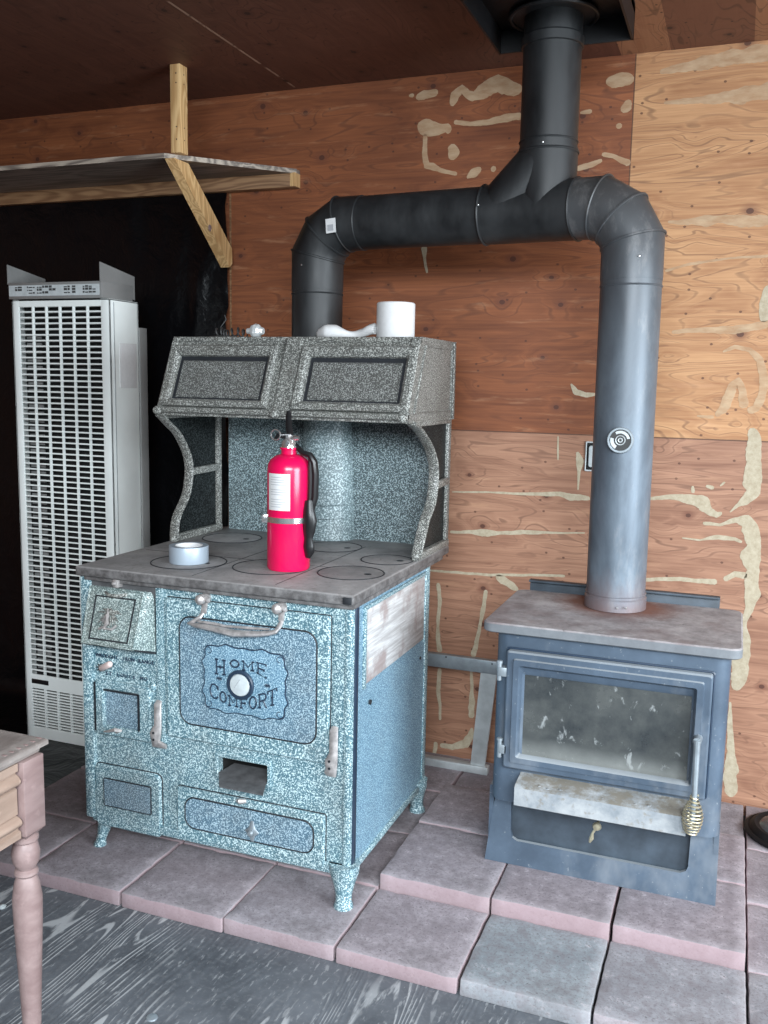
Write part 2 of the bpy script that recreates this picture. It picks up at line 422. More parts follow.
def pine(name, lo, hi, axis, lines=60):
    t = NT(name); s = t.sep(t.coord()); o = [t.math('MULTIPLY', s[i], 2.0 if i == axis else 16) for i in range(3)]
    gv = t.comb(*o); g = t.noise(gv, 1, 2, .4, .4); w = t.math('SINE', t.math('MULTIPLY', g, lines))
    f = t.noise(t.comb(*[t.math('MULTIPLY', s[i], 4 if i == axis else 160) for i in range(3)]), 1, 3, .6)
    tone = t.math('ADD', t.math('MULTIPLY', w, .3), f)
    return t.out(t.mix(t.ramp(tone, [(.2, 0.0), (.8, 1.0)]), lo, hi), .6)
M['pine_z'] = pine('pine_upright', (.50, .29, .12), (.72, .48, .23), 2)
M['pine_x'] = pine('pine_cleat', (.17, .085, .04), (.30, .17, .085), 0)
M['shelf_board'] = pine('weathered_board', (.14, .115, .095), (.26, .21, .175), 0, 30)
M['board_edge'] = pine('board_edge', (.16, .13, .11), (.45, .38, .31), 0, 40)

def paver_mat():
    t = NT('concrete_paver'); v = t.coord(); oi = t.n.new('ShaderNodeObjectInfo'); r = oi.outputs['Random']
    n = t.noise(v, 6, 6, .65); f = t.noise(v, 140, 4, .7); st = t.noise(v, 3.5, 4, .6)
    a = t.mix(t.ramp(n, [(.3, 0.0), (.7, 1.0)]), (.225, .19, .21), (.355, .31, .335))
    g = t.mix(t.ramp(n, [(.3, 0.0), (.7, 1.0)]), (.17, .195, .215), (.28, .31, .33))
    c = t.mix(oi.outputs['Alpha'], g, a)
    c = t.mix(t.math('MULTIPLY', r, .25), c, (.19, .155, .16))
    md = t.noise(v, 38, 5, .7)
    c = t.mix(t.math('MULTIPLY', t.ramp(md, [(.36, 1.0), (.56, 0.0)]), .55), c, (.15, .125, .135))
    c = t.mix(t.math('MULTIPLY', t.ramp(md, [(.58, 0.0), (.70, 1.0)]), .5), c, (.50, .45, .47))
    c = t.mix(t.math('MULTIPLY', t.ramp(f, [(.34, 1.0), (.48, 0.0)]), .6), c, (.10, .085, .09))
    pit = t.noise(v, 75, 3, .6)
    c = t.mix(t.math('MULTIPLY', t.ramp(pit, [(.66, 0.0), (.72, 1.0)]), .8), c, (.07, .06, .062))
    gp = t.n.new('ShaderNodeNewGeometry')
    c = t.mix(t.math('MULTIPLY', t.ramp(gp.outputs['Pointiness'], [(.51, 0.0), (.60, 1.0)]), .55), c, (.52, .48, .50))
    c = t.mix(t.math('MULTIPLY', t.ramp(st, [(.56, 0.0), (.72, 1.0)]), .6), c, (.085, .075, .078))
    # pinker broken sides
    nz = t.n.new('ShaderNodeNewGeometry'); z = t.sep(nz.outputs['Normal'])[2]
    side = t.math('LESS_THAN', z, .5)
    c = t.mix(t.math('MULTIPLY', side, t.math('MULTIPLY', oi.outputs['Alpha'], .6)), c, (.35, .225, .24))
    t.bump(f, .35, .002)
    return t.out(c, .85)
M['paver'] = paver_mat()
def floor_mat():
    t = NT('weathered_floor'); s = t.sep(t.coord(rot=(0, 0, .04)))
    gv = t.comb(t.math('MULTIPLY', s[0], 4.2), t.math('MULTIPLY', s[1], .75), 0.0)
    g = t.noise(gv, 1.0, 2, .4, .12); w = t.math('SINE', t.math('MULTIPLY', g, 260))
    v = t.coord(); n = t.noise(v, 4, 5, .65); f = t.noise(v, 70, 4, .65)
    brk = t.noise(t.comb(t.math('MULTIPLY', s[0], 30), t.math('MULTIPLY', s[1], 6), 0.0), 1, 4, .6)
    base = t.mix(t.ramp(n, [(.3, 0.0), (.7, 1.0)]), (.050, .056, .066), (.125, .135, .152))
    base = t.mix(t.math('MULTIPLY', t.ramp(f, [(.5, 0.0), (.7, 1.0)]), .35), base, (.20, .205, .21))
    ln = t.math('MULTIPLY', t.ramp(w, [(.45, 0.0), (.85, 1.0)]), t.ramp(brk, [(.46, 0.0), (.53, 1.0)]))
    # the bare grain shows in worn patches only
    worn = t.ramp(t.noise(v, 1.9, 3, .5), [(.46, 0.0), (.58, 1.0)])
    c = t.mix(t.math('MULTIPLY', t.math('MULTIPLY', ln, worn), .75), base, (.44, .45, .46))
    fl = t.noise(t.comb(t.math('MULTIPLY', s[0], 90), t.math('MULTIPLY', s[1], 22), 0.0), 1, 3, .6)
    c = t.mix(t.math('MULTIPLY', t.ramp(fl, [(.60, 0.0), (.66, 1.0)]), .45), c, (.36, .37, .38))
    t.bump(w, .12, .002)
    return t.out(c, .7)
M['floor'] = floor_mat()
def plastic():
    t = NT('black_plastic'); v = t.coord(); n = t.noise(v, 9, 4, .6, .5); t.bump(n, .5, .02)
    return t.out((.0025, .0025, .0032), .32, 0, .25)
M['plastic'] = plastic()
def table_wood(name, lo, hi):
    t = NT(name); v = t.coord(); s = t.sep(v)
    g = t.noise(t.comb(t.math('MULTIPLY', s[0], 30), t.math('MULTIPLY', s[1], 6), t.math('MULTIPLY', s[2], 30)), 1, 4, .6)
    p = t.noise(v, 35, 4, .6)
    c = t.mix(t.ramp(g, [(.3, 0.0), (.7, 1.0)]), lo, hi)
    c = t.mix(t.math('MULTIPLY', t.ramp(p, [(.58, 0.0), (.7, 1.0)]), .3), c, tuple(min(1, x*1.5) for x in hi))
    return t.out(c, .5)
M['table'] = table_wood('table_wood', (.19, .125, .12), (.29, .21, .20))
M['table_panel'] = table_wood('table_panel_wood', (.25, .175, .135), (.38, .28, .225))
M['table_top'] = table_wood('table_top_wood', (.15, .125, .115), (.30, .265, .245))

# ------------------------------------------------------------------ the setting
def structure(o): o['kind'] = 'structure'; return o
HC = 2.435
b = MB(); b.box(-3.3, 4.5, -6.5, .12, -.12, 0); structure(b.build('floor', M['floor']))
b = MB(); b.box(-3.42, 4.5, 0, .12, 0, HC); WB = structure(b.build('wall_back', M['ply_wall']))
b = MB(); b.box(-3.42, -3.3, -6.5, 0, 0, HC); structure(b.build('wall_left', M['ply_side']))
b = MB(); b.box(-3.42, 4.5, -4.6, .12, HC, HC+.12); structure(b.build('ceiling', M['ply_ceil']))

# putty smears on the back wall
def smear(b, pts, y=-.0012):
    """ragged-edged flat smear along a measured centre line (px, py, width px)"""
    P = [(at(x, yy, y=y), w*.0031) for x, yy, w in pts]
    # resample
    Q = []
    for (p, w), (q, v) in zip(P, P[1:]):
        k = max(3, int((q-p).length/.006))
        for i in range(k):
            t = i/k; t2 = t*t*(3-2*t); Q.append((p.lerp(q, t), w+(v-w)*t2))
    Q.append(P[-1])
    # round the ends
    n = len(Q); L = []; R = []
    for i, (p, w) in enumerate(Q):
        a = Q[max(0, i-4)][0]; c = Q[min(n-1, i+4)][0]; d = (c-a).normalized() if (c-a).length > 1e-6 else Vector((1, 0, 0))
        nn = Vector((-d.z, 0, d.x))
        ds = min((p-Q[0][0]).length, (p-Q[-1][0]).length); hw = max(.004, w*.5)
        endk = math.sqrt(max(.02, 1-(1-min(1, (ds+.001)/hw))**2))
        j1 = mnoise.noise(p*26)*.4+mnoise.noise(p*70)*.12; j2 = mnoise.noise(p*26+Vector((7, 3, 1)))*.4+mnoise.noise(p*90+Vector((5, 5, 5)))*.2
        L.append(p+nn*w*.5*endk*(1+j1)); R.append(p-nn*w*.5*endk*(1+j2))
    vs = L+R
    for v in vs: v.y = y
    m = len(L); b.add(vs, [(i, i+1, m+i+1, m+i) for i in range(m-1)])
strong = [
 [(752,428,9),(754,445,13),(754,462,15),(752,480,17),(754,492,15),(745,500,10),(737,506,4),(730,512,2)],
 [(644,499,3),(670,497,5),(690,499,10),(703,503,14),(710,512,8),(717,515,6),(722,513,4)],
 [(703,523,4),(720,525,3),(735,520,5),(745,521,12),(751,530,14),(754,545,14),(751,555,20),(752,568,14),(752,583,13),(752,595,14),(749,610,8),(744,622,6),(743,640,14),(742,655,18),(741,672,18),(735,690,10)],
 [(730,702,3),(730,726,5),(731,750,9),(730,773,14),(730,790,15),(731,797,9)],
 [(682,538,1.5),(700,540,2),(718,537,5),(735,539,4),(742,542,3)],
 [(640,580,4),(665,579,4),(680,579,4),(700,581,5),(717,582,6)],
 [(724,580,5),(735,574,6),(747,576,8)], [(693,486,3),(693,493,4)], [(706,486,3),(714,488,4)], [(720,486,2),(725,482,3)],
 [(452,492,1.5),(486,492,2),(520,494,3),(560,494,5),(571,497,8),(590,499,5)],
 [(450,532,3),(470,532,4),(482,533,9),(500,533,4),(522,532,5),(560,533,2),(585,533,1.5)],
 [(425,570,2),(450,572,3),(490,575,3),(540,575,3),(565,576,3)], [(496,576,6),(503,580,10),(512,586,8),(518,590,5)],
 [(438,583,5),(440,600,5),(438,620,4),(438,640,5),(440,652,8)], [(486,590,4),(484,605,5),(480,625,4),(476,645,5),(473,657,6)],
 [(440,668,5),(438,690,5),(440,705,4),(440,720,3)], [(471,668,3),(472,690,4),(472,703,8),(471,708,7),(471,718,7)],
 [(440,745,5),(452,747,7),(465,744,10),(471,735,8),(472,728,4)], [(577,452,5),(580,462,8),(579,475,3),(578,490,2)],
 [(571,384,2),(576,392,6),(586,395,6),(596,394,3)], [(424,246,6),(425,262,4),(427,273,3)], [(558,436,1.5),(558,460,2)],
 [(432,770,3),(433,760,4),(436,742,5)],
 [(763,322,8),(766,305,10),(770,285,12)],
]
faint = [
 [(660,72,5),(690,66,10),(720,59,14),(745,55,16),(775,51,16)], [(664,103,3),(690,101,6),(720,98,10),(745,93,16),(775,91,20)],
 [(668,222,3),(690,222,6),(705,221,10),(725,219,9),(745,222,12),(770,220,10)], [(665,271,3),(690,264,3),(730,258,2),(770,256,3)],
 [(672,332,4),(700,330,5),(735,330,8),(760,325,8),(772,322,6)], [(723,352,3),(735,347,4),(750,350,5),(760,360,7),(764,378,9),(762,395,9),(756,408,8),(748,412,9)],
 [(716,416,6),(722,410,9),(727,403,10),(732,387,10),(738,381,9),(742,390,7),(744,408,9)], [(697,416,2),(714,417,4)],
 [(409,96,4),(414,95,5)], [(416,98,6),(425,94,9),(438,92,8)], [(452,106,8),(455,95,9),(462,88,9),(468,94,8),(473,96,9),(485,90,16),(498,84,18),(512,88,14),(522,90,12)],
 [(454,122,5),(470,124,5),(490,122,6),(505,118,8),(522,116,8)], [(418,124,10),(425,127,18),(432,129,14),(447,128,9),(451,131,8)],
 [(425,134,5),(425,155,6),(427,165,8),(440,170,5),(457,174,4)], [(453,144,9),(453,152,14),(452,160,9)], [(467,178,4),(474,173,10),(481,168,6)], [(491,170,6),(496,168,6)],
 [(580,113,3),(592,111,5)], [(606,82,8),(618,80,13),(634,79,10)], [(622,112,10),(627,106,12),(630,100,8)], [(616,126,5),(622,126,6)],
 [(576,169,5),(590,165,6),(602,160,4)], [(602,154,4),(615,157,5),(630,164,7)], [(632,372,3),(640,374,3)],
]
b = MB()
for s in strong: smear(b, s)
structure(b.build('putty_streaks', M['putty'], WB))
b = MB()
for s in faint: smear(b, s)
structure(b.build('faint_putty_streaks', M['putty_faint'], WB))

# ------------------------------------------------------------------ pavers
PT, UT = .043, .082
pgroup = None
xs = [-2.40, -2.075, -1.763, -1.45, -1.138, -.826, -.515, -.21, .108, .42, .73]
ys = [-1.24, -.945, -.632, -.318, -.006]
def paver(x0, x1, y0, y1, z0, z1, label, tint, grp):
    b = MB(); g = .0032; j = lambda: random.uniform(-.0015, .0015)
    b.box(x0+g+j(), x1-g+j(), y0+g+j(), y1-g+j(), z0, z1+random.uniform(-.001, .0008), .0045, 2)
    bm = b.bm
    # chipped arrises
    bmesh.ops.subdivide_edges(bm, edges=[e for e in bm.edges if e.calc_length() > .1], cuts=11, use_grid_fill=True)
    for v in bm.verts:
        edge = min(abs(v.co.x-x0), abs(v.co.x-x1), abs(v.co.y-y0), abs(v.co.y-y1))
        if edge < .012 and v.co.z > z1-.03:
            n_ = mnoise.noise(v.co*45)
            if n_ > 0: v.co.z -= n_*.006
            v.co += Vector((mnoise.noise(v.co*30), mnoise.noise(v.co*30+Vector((9, 0, 0))), 0))*.002
    root = Vector(((x0+x1)/2, (y0+y1)/2, z0))
    for v in bm.verts: v.co -= root
    o = b.build('concrete_paver', M['paver']); o.location = root
    o.color = (1, 1, 1, tint); tag(o, label, 'paver', grp); return o
WB_ROW = ['front row', 'second row from the front', 'third row from the front', 'back row against the wall']
spot = {
 (0, 0): 'pinkish grey paver in the front row, far left behind the turned table leg',
 (0, 1): 'pinkish grey paver in the front row, beside the turned table leg',
 (0, 2): 'pinkish grey paver in the front row under the cook stove left front leg',
 (0, 3): 'pinkish grey paver with a dark scorch in the front row below the stove drawer',
 (0, 4): 'pinkish grey paver in the front row under the cook stove right front leg',
 (0, 5): 'pinkish grey paver in the front row just right of the cook stove right front leg',
 (0, 6): 'greenish grey paver in the front row before the raised hearth, left of two',
 (0, 7): 'greenish grey paver in the front row before the raised hearth, right of two',
 (0, 8): 'pale grey paver in the front row at the bottom right corner of the floor',
 (1, 2): 'shadowed grey paver behind the cook stove left front leg',
 (1, 1): 'dark grey paver in the second row between the side table and the cook stove',
 (2, 1): 'shadowed paver in the third row in front of the louvered heater',
 (1, 8): 'grey paver at floor level beside the raised hearth right edge, nearer one',
 (2, 8): 'grey paver at floor level beside the raised hearth right edge, below the black oval lid',
 (3, 8): 'grey paver against the back wall under the black oval lid',
 (3, 7): 'dusty grey paver against the back wall right behind the wood stove',
 (3, 5): 'dark grey paver against the back wall under the metal frame',
}
spot.update({
 (1, 3): 'shadowed paver under the cook stove, behind the scorched front paver',
 (1, 4): 'shadowed paver under the cook stove right side, behind its right front leg',
 (2, 2): 'shadowed paver under the cook stove left rear corner',
 (2, 3): 'shadowed paver under the middle of the cook stove back',
 (2, 4): 'grey paver under the cook stove right rear leg',
 (3, 4): 'dark paver against the back wall behind the cook stove right rear leg',
 (3, 6): 'dusty grey paver against the back wall behind the wood stove pedestal'})
for (r, c), lab in sorted(spot.items()):
    tint = 0.0 if (r, c) == (0, 6) else (.35 if (r, c) in ((0, 7), (0, 8)) else random.uniform(.75, 1))
    paver(xs[c], xs[c+1], ys[r], ys[r+1], 0, PT, lab, tint, 'hearth pavers laid on the floor')
ux = [-.828, -.517, -.208, .106]; uy = [-.946, -.615, -.322]
ul = {(0, 0): 'raised pinkish paver at the hearth front left corner, beside the cook stove', (0, 1): 'raised pinkish paver in front of the wood stove pedestal, middle of three',
      (0, 2): 'raised pinkish paver at the hearth front right corner', (1, 0): 'raised grey paver behind the front left hearth paver, left of the wood stove',
      (1, 1): 'raised paver under the middle of the wood stove', (1, 2): 'raised grey paver right of the wood stove pedestal, at the hearth rear right'}
for c in range(3):
    for r in range(2):
        paver(ux[c], ux[c+1], uy[r], uy[r+1], 0, UT, ul[(r, c)], random.uniform(.85, 1), 'raised hearth pavers')

# ------------------------------------------------------------------ cook stove
XL, XR, YF, YB = -1.668, -.862, -1.062, -.46
ZB, ZC, ZT = .135, .852, .88
CS = thing('cook_stove', 'antique speckled blue grey enamel cook stove with warming closet, left of the hearth', 'stove', ((XL+XR)/2, (YF+YB)/2, PT))
F = lambda x, y: at(x, y, y=YF)
def frect(x0, y0, x1, y1):
    a = F(x0, y0); c = F(x1, y1); return a.x, c.x, c.z, a.z
def plate(b, x0, x1, z0, z1, r, yb, yf, bev=.003, n=6):
    """raised plate on the front face"""
    o = rrect(x0, x1, z0, z1, r, n); i = rrect(x0+bev, x1-bev, z0+bev, z1-bev, max(.0005, r-bev), n)
    b.loft([[(x, yb, z) for x, z in o], [(x, yf+bev, z) for x, z in o], [(x, yf, z) for x, z in i]])
def frame(b, o, i, r, ri, yb, yf, bev=.004, n=6):
    """raised frame: outer and inner rectangles (x0,x1,z0,z1)"""
    A = rrect(*o, r, n); B = rrect(o[0]+bev, o[1]-bev, o[2]+bev, o[3]-bev, max(.0005, r-bev), n)
    D = rrect(i[0]-bev, i[1]+bev, i[2]-bev, i[3]+bev, ri+bev, n); E_ = rrect(*i, ri, n)
    b.loft([[(x, yb, z) for x, z in A], [(x, yf+bev, z) for x, z in A], [(x, yf, z) for x, z in B], [(x, yf, z) for x, z in D], [(x, yf+bev, z) for x, z in E_], [(x, yb, z) for x, z in E_]], True, (False, False), True)
def groove(b, x0, x1, z0, z1, r, y, w=.0028, n=8):
    b.tube([(x, y, z) for x, z in rrect(x0, x1, z0, z1, r, n)], w, 6, wrap=True, ref=(0, 1, 0))

# body shell (with the clean-out slot cut as a real opening)
so = frect(219, 756, 268, 783)            # slot opening
b = MB()
b.mi = 1
b.box(XR-.004, XR, YF+.02, YB, ZB, ZC)    # right side sheet
b.mi = 0
b.box(XL, XL+.004, YF+.02, YB, ZB, ZC); b.box(XL, XR, YB-.004, YB, ZB, ZC); b.box(XL, XR, YF+.02, YB, ZB, ZB+.004)
for r_ in ((XL, so[0], ZB, ZC), (so[1], XR, ZB, ZC), (so[0], so[1], ZB, so[2]), (so[0], so[1], so[3], ZC)):
    b.box(r_[0], r_[1], YF, YF+.02, r_[2], r_[3])
b.mi = 2
b.box(so[0]-.01, so[0], YF+.02, YF+.2, so[2]-.01, so[3]+.01); b.box(so[1], so[1]+.01, YF+.02, YF+.2, so[2]-.01, so[3]+.01)
b.box(so[0]-.01, so[1]+.01, YF+.02, YF+.2, so[3], so[3]+.01); b.box(so[0]-.01, so[1]+.01, YF+.02, YF+.2, so[2]-.01, so[2]); b.box(so[0]-.01, so[1]+.01, YF+.2, YF+.205, so[2]-.01, so[3]+.01)
body = b.build('body', [M['enamel'], M['enamel_side'], M['hole']], CS)
# corner posts, stiles and rails of the front
b = MB()
xl0, xl1 = F(86, 700).x-.002, F(95.5, 700).x
b.box(xl0, xl1, YF-.012, YF+.03, ZB, ZC, .006)
xs0, xs1 = F(157.5, 650).x, F(166, 650).x
b.box(xs0, xs1, YF-.007, YF+.002, F(160, 742).z, ZC, .003)
xr0 = F(341, 700).x
b.box(F(334, 650).x, XR-.002, YF-.004, YF+.002, F(340, 775).z, ZC, .002)
b.box(XR-.022, XR+.002, YF-.008, YF+.03, ZB-.005, ZC, .008)
b.box(XL, XR, YF-.01, YF+.004, ZB-.008, ZB+.02, .004)
b.box(XR-.02, XR+.004, YB-.03, YB+.004, ZB-.005, ZC, .006)
# sloping apron moulding along the right side
b.box(XR-.012, XR+.006, YF, YB, ZB-.008, ZB+.012, .004)
b.build('trim', M['enamel'], CS)
b = MB(); b.box(XR-.002, XR+.006, YF+.004, YF+.026, ZB+.02, ZC-.004, .003); b.build('corner_strip', M['strip_blue'], CS, 'dark blue corner strip')
# legs
def leg(cx, cy, sx, sy, ztop, zbot, k_=1.0):
    b = MB(); L = []
    for t, w, off in ((0, .084, .0), (.20, .080, .001), (.32, .070, .004), (.5, .056, .009), (.72, .044, .015), (.86, .042, .020), (.92, .050, .022), (1, .052, .022)):
        z = ztop+(zbot-ztop)*t; ox, oy = cx+sx*off, cy+sy*off; h = w/2*k_
        L.append([(ox+h*math.cos(a)*1.0, oy+h*math.sin(a)*1.0, z) for a in [2*PI*k/12 for k in range(12)]])
    b.loft(L); b.build('leg', M['enamel'], CS)
leg(XL+.030, YF+.022, -1.0, -.5, ZB+.02, PT, .72); leg(XR-.02, YF+.012, .3, -.9, ZB+.02, PT)
leg(XL+.035, YB-.02, -.6, .5, ZB+.02, PT); leg(XR-.02, YB-.03, .3, .6, ZB+.02, PT)

# right side: scraped white panel above, moulding, latch hole
p0 = at(365, 606, x=XR); p1 = at(424, 578, x=XR); p2 = at(365, 686, x=XR); p3 = at(424, 636, x=XR)
b = MB(); zt, zb = (p0.z+p1.z)/2, (p2.z+p3.z)/2
b.box(XR-.001, XR+.004, p0.y, p1.y, zb, zt, .003)
sp = b.build('side_plate', M['scraped'], CS, 'scraped white side plate')
b = MB()
for q in ((p0.y-.012, p0.y, zb-.008, zt+.01), (p0.y, p1.y, zt, zt+.01), (p1.y, p1.y+.010, zb-.008, zt+.01)): b.box(XR-.001, XR+.008, q[0], q[1], q[2], q[3], .002)
b.mi = 1; h = at(370, 702, x=XR+.004); b.lathe([(.0, 0), (.007, 0), (.007, .003), (0, .003)], h, 12, Matrix.Rotation(PI/2, 3, 'Y'))
h = at(420, 658, x=XR+.004); b.lathe([(.0, 0), (.005, 0), (.005, .003), (0, .003)], h, 12, Matrix.Rotation(PI/2, 3, 'Y'))
b.build('side_moulding', [M['enamel'], M['groove']], CS)

# cooktop with lids
b = MB(); TXL, TXR, TYF, TYB = XL-.022, XR+.012, -1.092, -.29
b.box(TXL, TXR, TYF, TYB, ZC, ZT, .006, 3); b.box(TXL+.02, TXR-.005, TYF+.012, TYB-.05, ZC-.012, ZC+.004, .003)
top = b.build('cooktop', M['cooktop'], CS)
lid_c = [(at(189, 562, z=ZT), .105), (at(236, 537, z=ZT), .095), (at(271, 567, z=ZT), .105), (at(351, 573, z=ZT), .09), (at(333, 547, z=ZT), .09), (at(387, 560, z=ZT), .075)]
for c, r in lid_c:
    b = MB(); c = Vector((c.x, min(max(c.y, TYF+.13), -.5), ZT-.001))
    b.lathe([(0, 0), (r, 0), (r, .0016), (r-.004, .0022), (0, .0022)], c, 36)
    b.mi = 1; b.ring((c.x, c.y, ZT+.0006), r+.002, .0016, 40, 6)
    b.mi = 1; b.lathe([(0, .0015), (.012, .0015), (.010, .0028), (0, .0028)], (c.x+r*.55, c.y, c.z), 10)
    b.build('lid', [M['cooktop'], M['groove']], top)
b = MB(); b.mi = 0
for (x0, y0, x1, y1) in ((TXL+.03, -.80, TXR-.03, -.80), (-1.33, TYF+.03, -1.33, -.45), (-1.08, TYF+.03, -1.08, -.45)):
    b.box(min(x0, x1)-.001, max(x0, x1)+.001, min(y0, y1)-.001, max(y0, y1)+.001, ZT-.001, ZT+.0006)
b.build('seam', M['groove'], top)
b = MB(); hf = F(352, 594); b.box(hf.x-.012, hf.x+.012, TYF-.003, TYF+.01, ZC+.004, ZT-.006, .002); b.build('corner_notch', M['groove'], top)

# hopper door of the firebox: a wedge leaning out toward its foot
a0 = F(93, 586); a1 = F(151, 592); zt = (a0.z+a1.z)/2
zb = at(100, 645, y=YF-.072).z
P_OUT = .072
# stations measured on the leaning plane
x0t, x1t = F(93.5, 590).x, F(147, 592).x; x0b, x1b = at(81.5, 643, y=YF-P_OUT).x, at(133, 648, y=YF-P_OUT).x; xw = F(156.5, 640).x
b = MB()
def lean(u, v, d=0):      # u across 0..1, v up 0..1 on the leaning face
    xa = x0b+(x0t-x0b)*v; xb = x1b+(x1t-x1b)*v
    return Vector((xa+(xb-xa)*u, YF-P_OUT+(P_OUT-.012)*v-d, zb+(zt-zb)*v))
zwb = F(150, 651).z
b.loft([[(x0b, YF-P_OUT, zb), (x1b, YF-P_OUT, zb), (x1t, YF-.012, zt), (x0t, YF-.012, zt)],
        [(x0b+.004, YF, zb+.006), (xw, YF, zwb), (xw-.004, YF, zt+.002), (x0t+.002, YF, zt+.004)]])
hop = b.build('hopper_door', M['enamel_hopper'], CS)
b = MB(); e_pts = [lean(0, 0, .0), lean(1, 0, .0), lean(1, 1, .0), lean(0, 1, .0)]
b.tube(e_pts, .0042, 8, wrap=True); b.build('rim', M['enamel_hopper'], hop)
b = MB(); b.tube([lean(0, 0, 0)+Vector((.004, .01, -.005)), lean(1, 0, 0)+Vector((0, .01, -.005)), Vector((xw, YF-.003, zwb-.003))], .0028, 6); b.tube([Vector((xw+.001, YF-.002, zwb)), Vector((xw-.002, YF-.002, zt))], .0018, 6); b.build('gap_shade_strip', M['groove'], hop)  # black strips standing in for the shade under and beside the wedge
b = MB(); b.box(xl1-.004, xs0+.002, YF-.004, YF+.001, zt-.012, ZC-.002); b.build('hopper_backing', M['iron_dusty'], CS, 'dark grey backing above the hopper door')
b = MB()
def qd(b, u0, u1, v0, v1, d0, d1, bev=.02):
    b.loft([[lean(u0, v0, d0), lean(u1, v0, d0), lean(u1, v1, d0), lean(u0, v1, d0)], [lean(u0+bev, v0+bev, d1), lean(u1-bev, v0+bev, d1), lean(u1-bev, v1-bev, d1), lean(u0+bev, v1-bev, d1)]])
b.mi = 1
for u0, u1, v0, v1 in ((.12, .15, .10, .86), (.85, .88, .10, .86), (.12, .88, .08, .11), (.12, .88, .84, .87)): qd(b, u0, u1, v0, v1, -.001, .0012, .003)
b.mi = 0
for k in range(16):        # relief spray
    a = math.radians(20+k*21); l = random.uniform(.14, .3); c0 = Vector((.48, .50)); p = [lean(c0.x+math.cos(a)*l*t*.9, c0.y+math.sin(a)*l*t*.9+.05*math.sin(t*3), .001) for t in (0.12, .4, .7, 1)]
    b.tube(p, [.003, .0035, .003, .001], 6)
b.build('relief', [M['enamel_dark'], M['groove']], hop)
b = MB(); b.tube([lean(.35, .42, .003), lean(.45, .55, .014), lean(.50, .42, .016), lean(.42, .32, .010), lean(.55, .30, .004), lean(.62, .38, .003)], [.004, .005, .005, .005, .004, .003], 8)
b.tube([lean(.30, .28, .003), lean(.42, .34, .008), lean(.44, .52, .006), lean(.40, .66, .003)], [.003, .004, .004, .002], 8)
b.build('hook', M['nickel'], hop)
b = MB(); c = lean(.5, .96, 0); b.tube([lean(.30, .93, .0), lean(.40, .91, .011), lean(.5, .905, .013), lean(.6, .91, .011), lean(.7, .93, .0)], .005, 8, flat=.7); b.build('finger_pull', M['enamel_dark'], hop)
b = MB(); c = F(121, 582); b.obox(c+Vector((0, -.014, 0)), (.009, 0, 0), (0, .013, 0), (0, 0, .012), .004); b.lathe([(0, 0), (.006, 0), (.004, .008), (0, .009)], c+Vector((0, -.028, .002)), 10, Matrix.Rotation(PI/2, 3, 'X')); b.build('catch', M['nickel'], CS, 'worn nickel catch')

# cast lettering
def letter_mesh(ch, size, ext):
    cu = bpy.data.curves.new('t', 'FONT'); cu.body = ch; cu.size = size; cu.extrude = ext; cu.align_x = 'CENTER'; cu.resolution_u = 3; cu.offset = 0
    o = bpy.data.objects.new('t', cu); C.objects.link(o); dg = bpy.context.evaluated_depsgraph_get(); me = bpy.data.meshes.new_from_object(o.evaluated_get(dg))
    C.objects.unlink(o); bpy.data.objects.remove(o)
    d = ([v.co.copy() for v in me.vertices], [list(p.vertices) for p in me.polygons]); bpy.data.meshes.remove(me); bpy.data.curves.remove(cu); return d
def serifs(b, T, h, ch): pass
def put_text(b, text, size, fn, ext=.0012, sy=1.0, serif=False):
    """fn(i, n) -> (x, y, z, angle, scale)"""
    n = len(text)
    for i, ch in enumerate(text):
        if ch == ' ': continue
        V, Fc = letter_mesh(ch, size, ext); x, y, z, a, s = fn(i, n)
        s_y = s if isinstance(s, tuple) else (s, s)
        out = []
        for v in V:
            lx, lz = v.x*s_y[0], v.y*s_y[1]*sy
            out.append((x+lx*math.cos(a)-lz*math.sin(a), y-v.z, z+lx*math.sin(a)+lz*math.cos(a)))
        b.add(out, Fc)
b = MB()
ta, tb_ = F(98, 657), F(153, 661)
put_text(b, 'WROUGHT IRON RANGE', .0145, lambda i, n: (ta.x+(tb_.x-ta.x)*i/(n-1), YF-.001, (ta.z+tb_.z)/2-.004-.004*math.cos((i/(n-1)-.5)*PI)*0, 0, 1), .0016)
b.build('lettering', M['strip_blue'], CS, 'cast lettering reading WROUGHT IRON RANGE')
b = MB(); tc_, td = F(107, 676), F(146, 678)
put_text(b, 'ST LOUIS MO', .0145, lambda i, n: (tc_.x+(td.x-tc_.x)*i/(n-1), YF-.001, (tc_.z+td.z)/2-.002, 0, 1), .0016)
b.build('lettering', M['strip_blue'], CS, 'cast lettering reading ST LOUIS MO')
# peg handle on a wire spider
c0 = F(104, 667)+Vector((0, -.012, 0)); c1 = F(117, 661)+Vector((0, -.030, 0))
b = MB(); d = (c1-c0).normalized()
b.tube([c0, c0+d*.004, c1-d*.004, c1], [.007, .0095, .0095, .007], 14); b.build('peg_handle', M['porcelain'], CS, 'pinkish porcelain peg')
b = MB()
b.tube([F(103, 668), c0], [.010, .008], 8)
for k in range(7):
    a = k*.9+.3; p = F(101.5, 667); b.tube([p+Vector((0, -.004, 0)), p+Vector((.012*math.cos(a), -.008, .012*math.sin(a)))], .0018, 5)
b.build('peg_collar', M['iron'], CS)

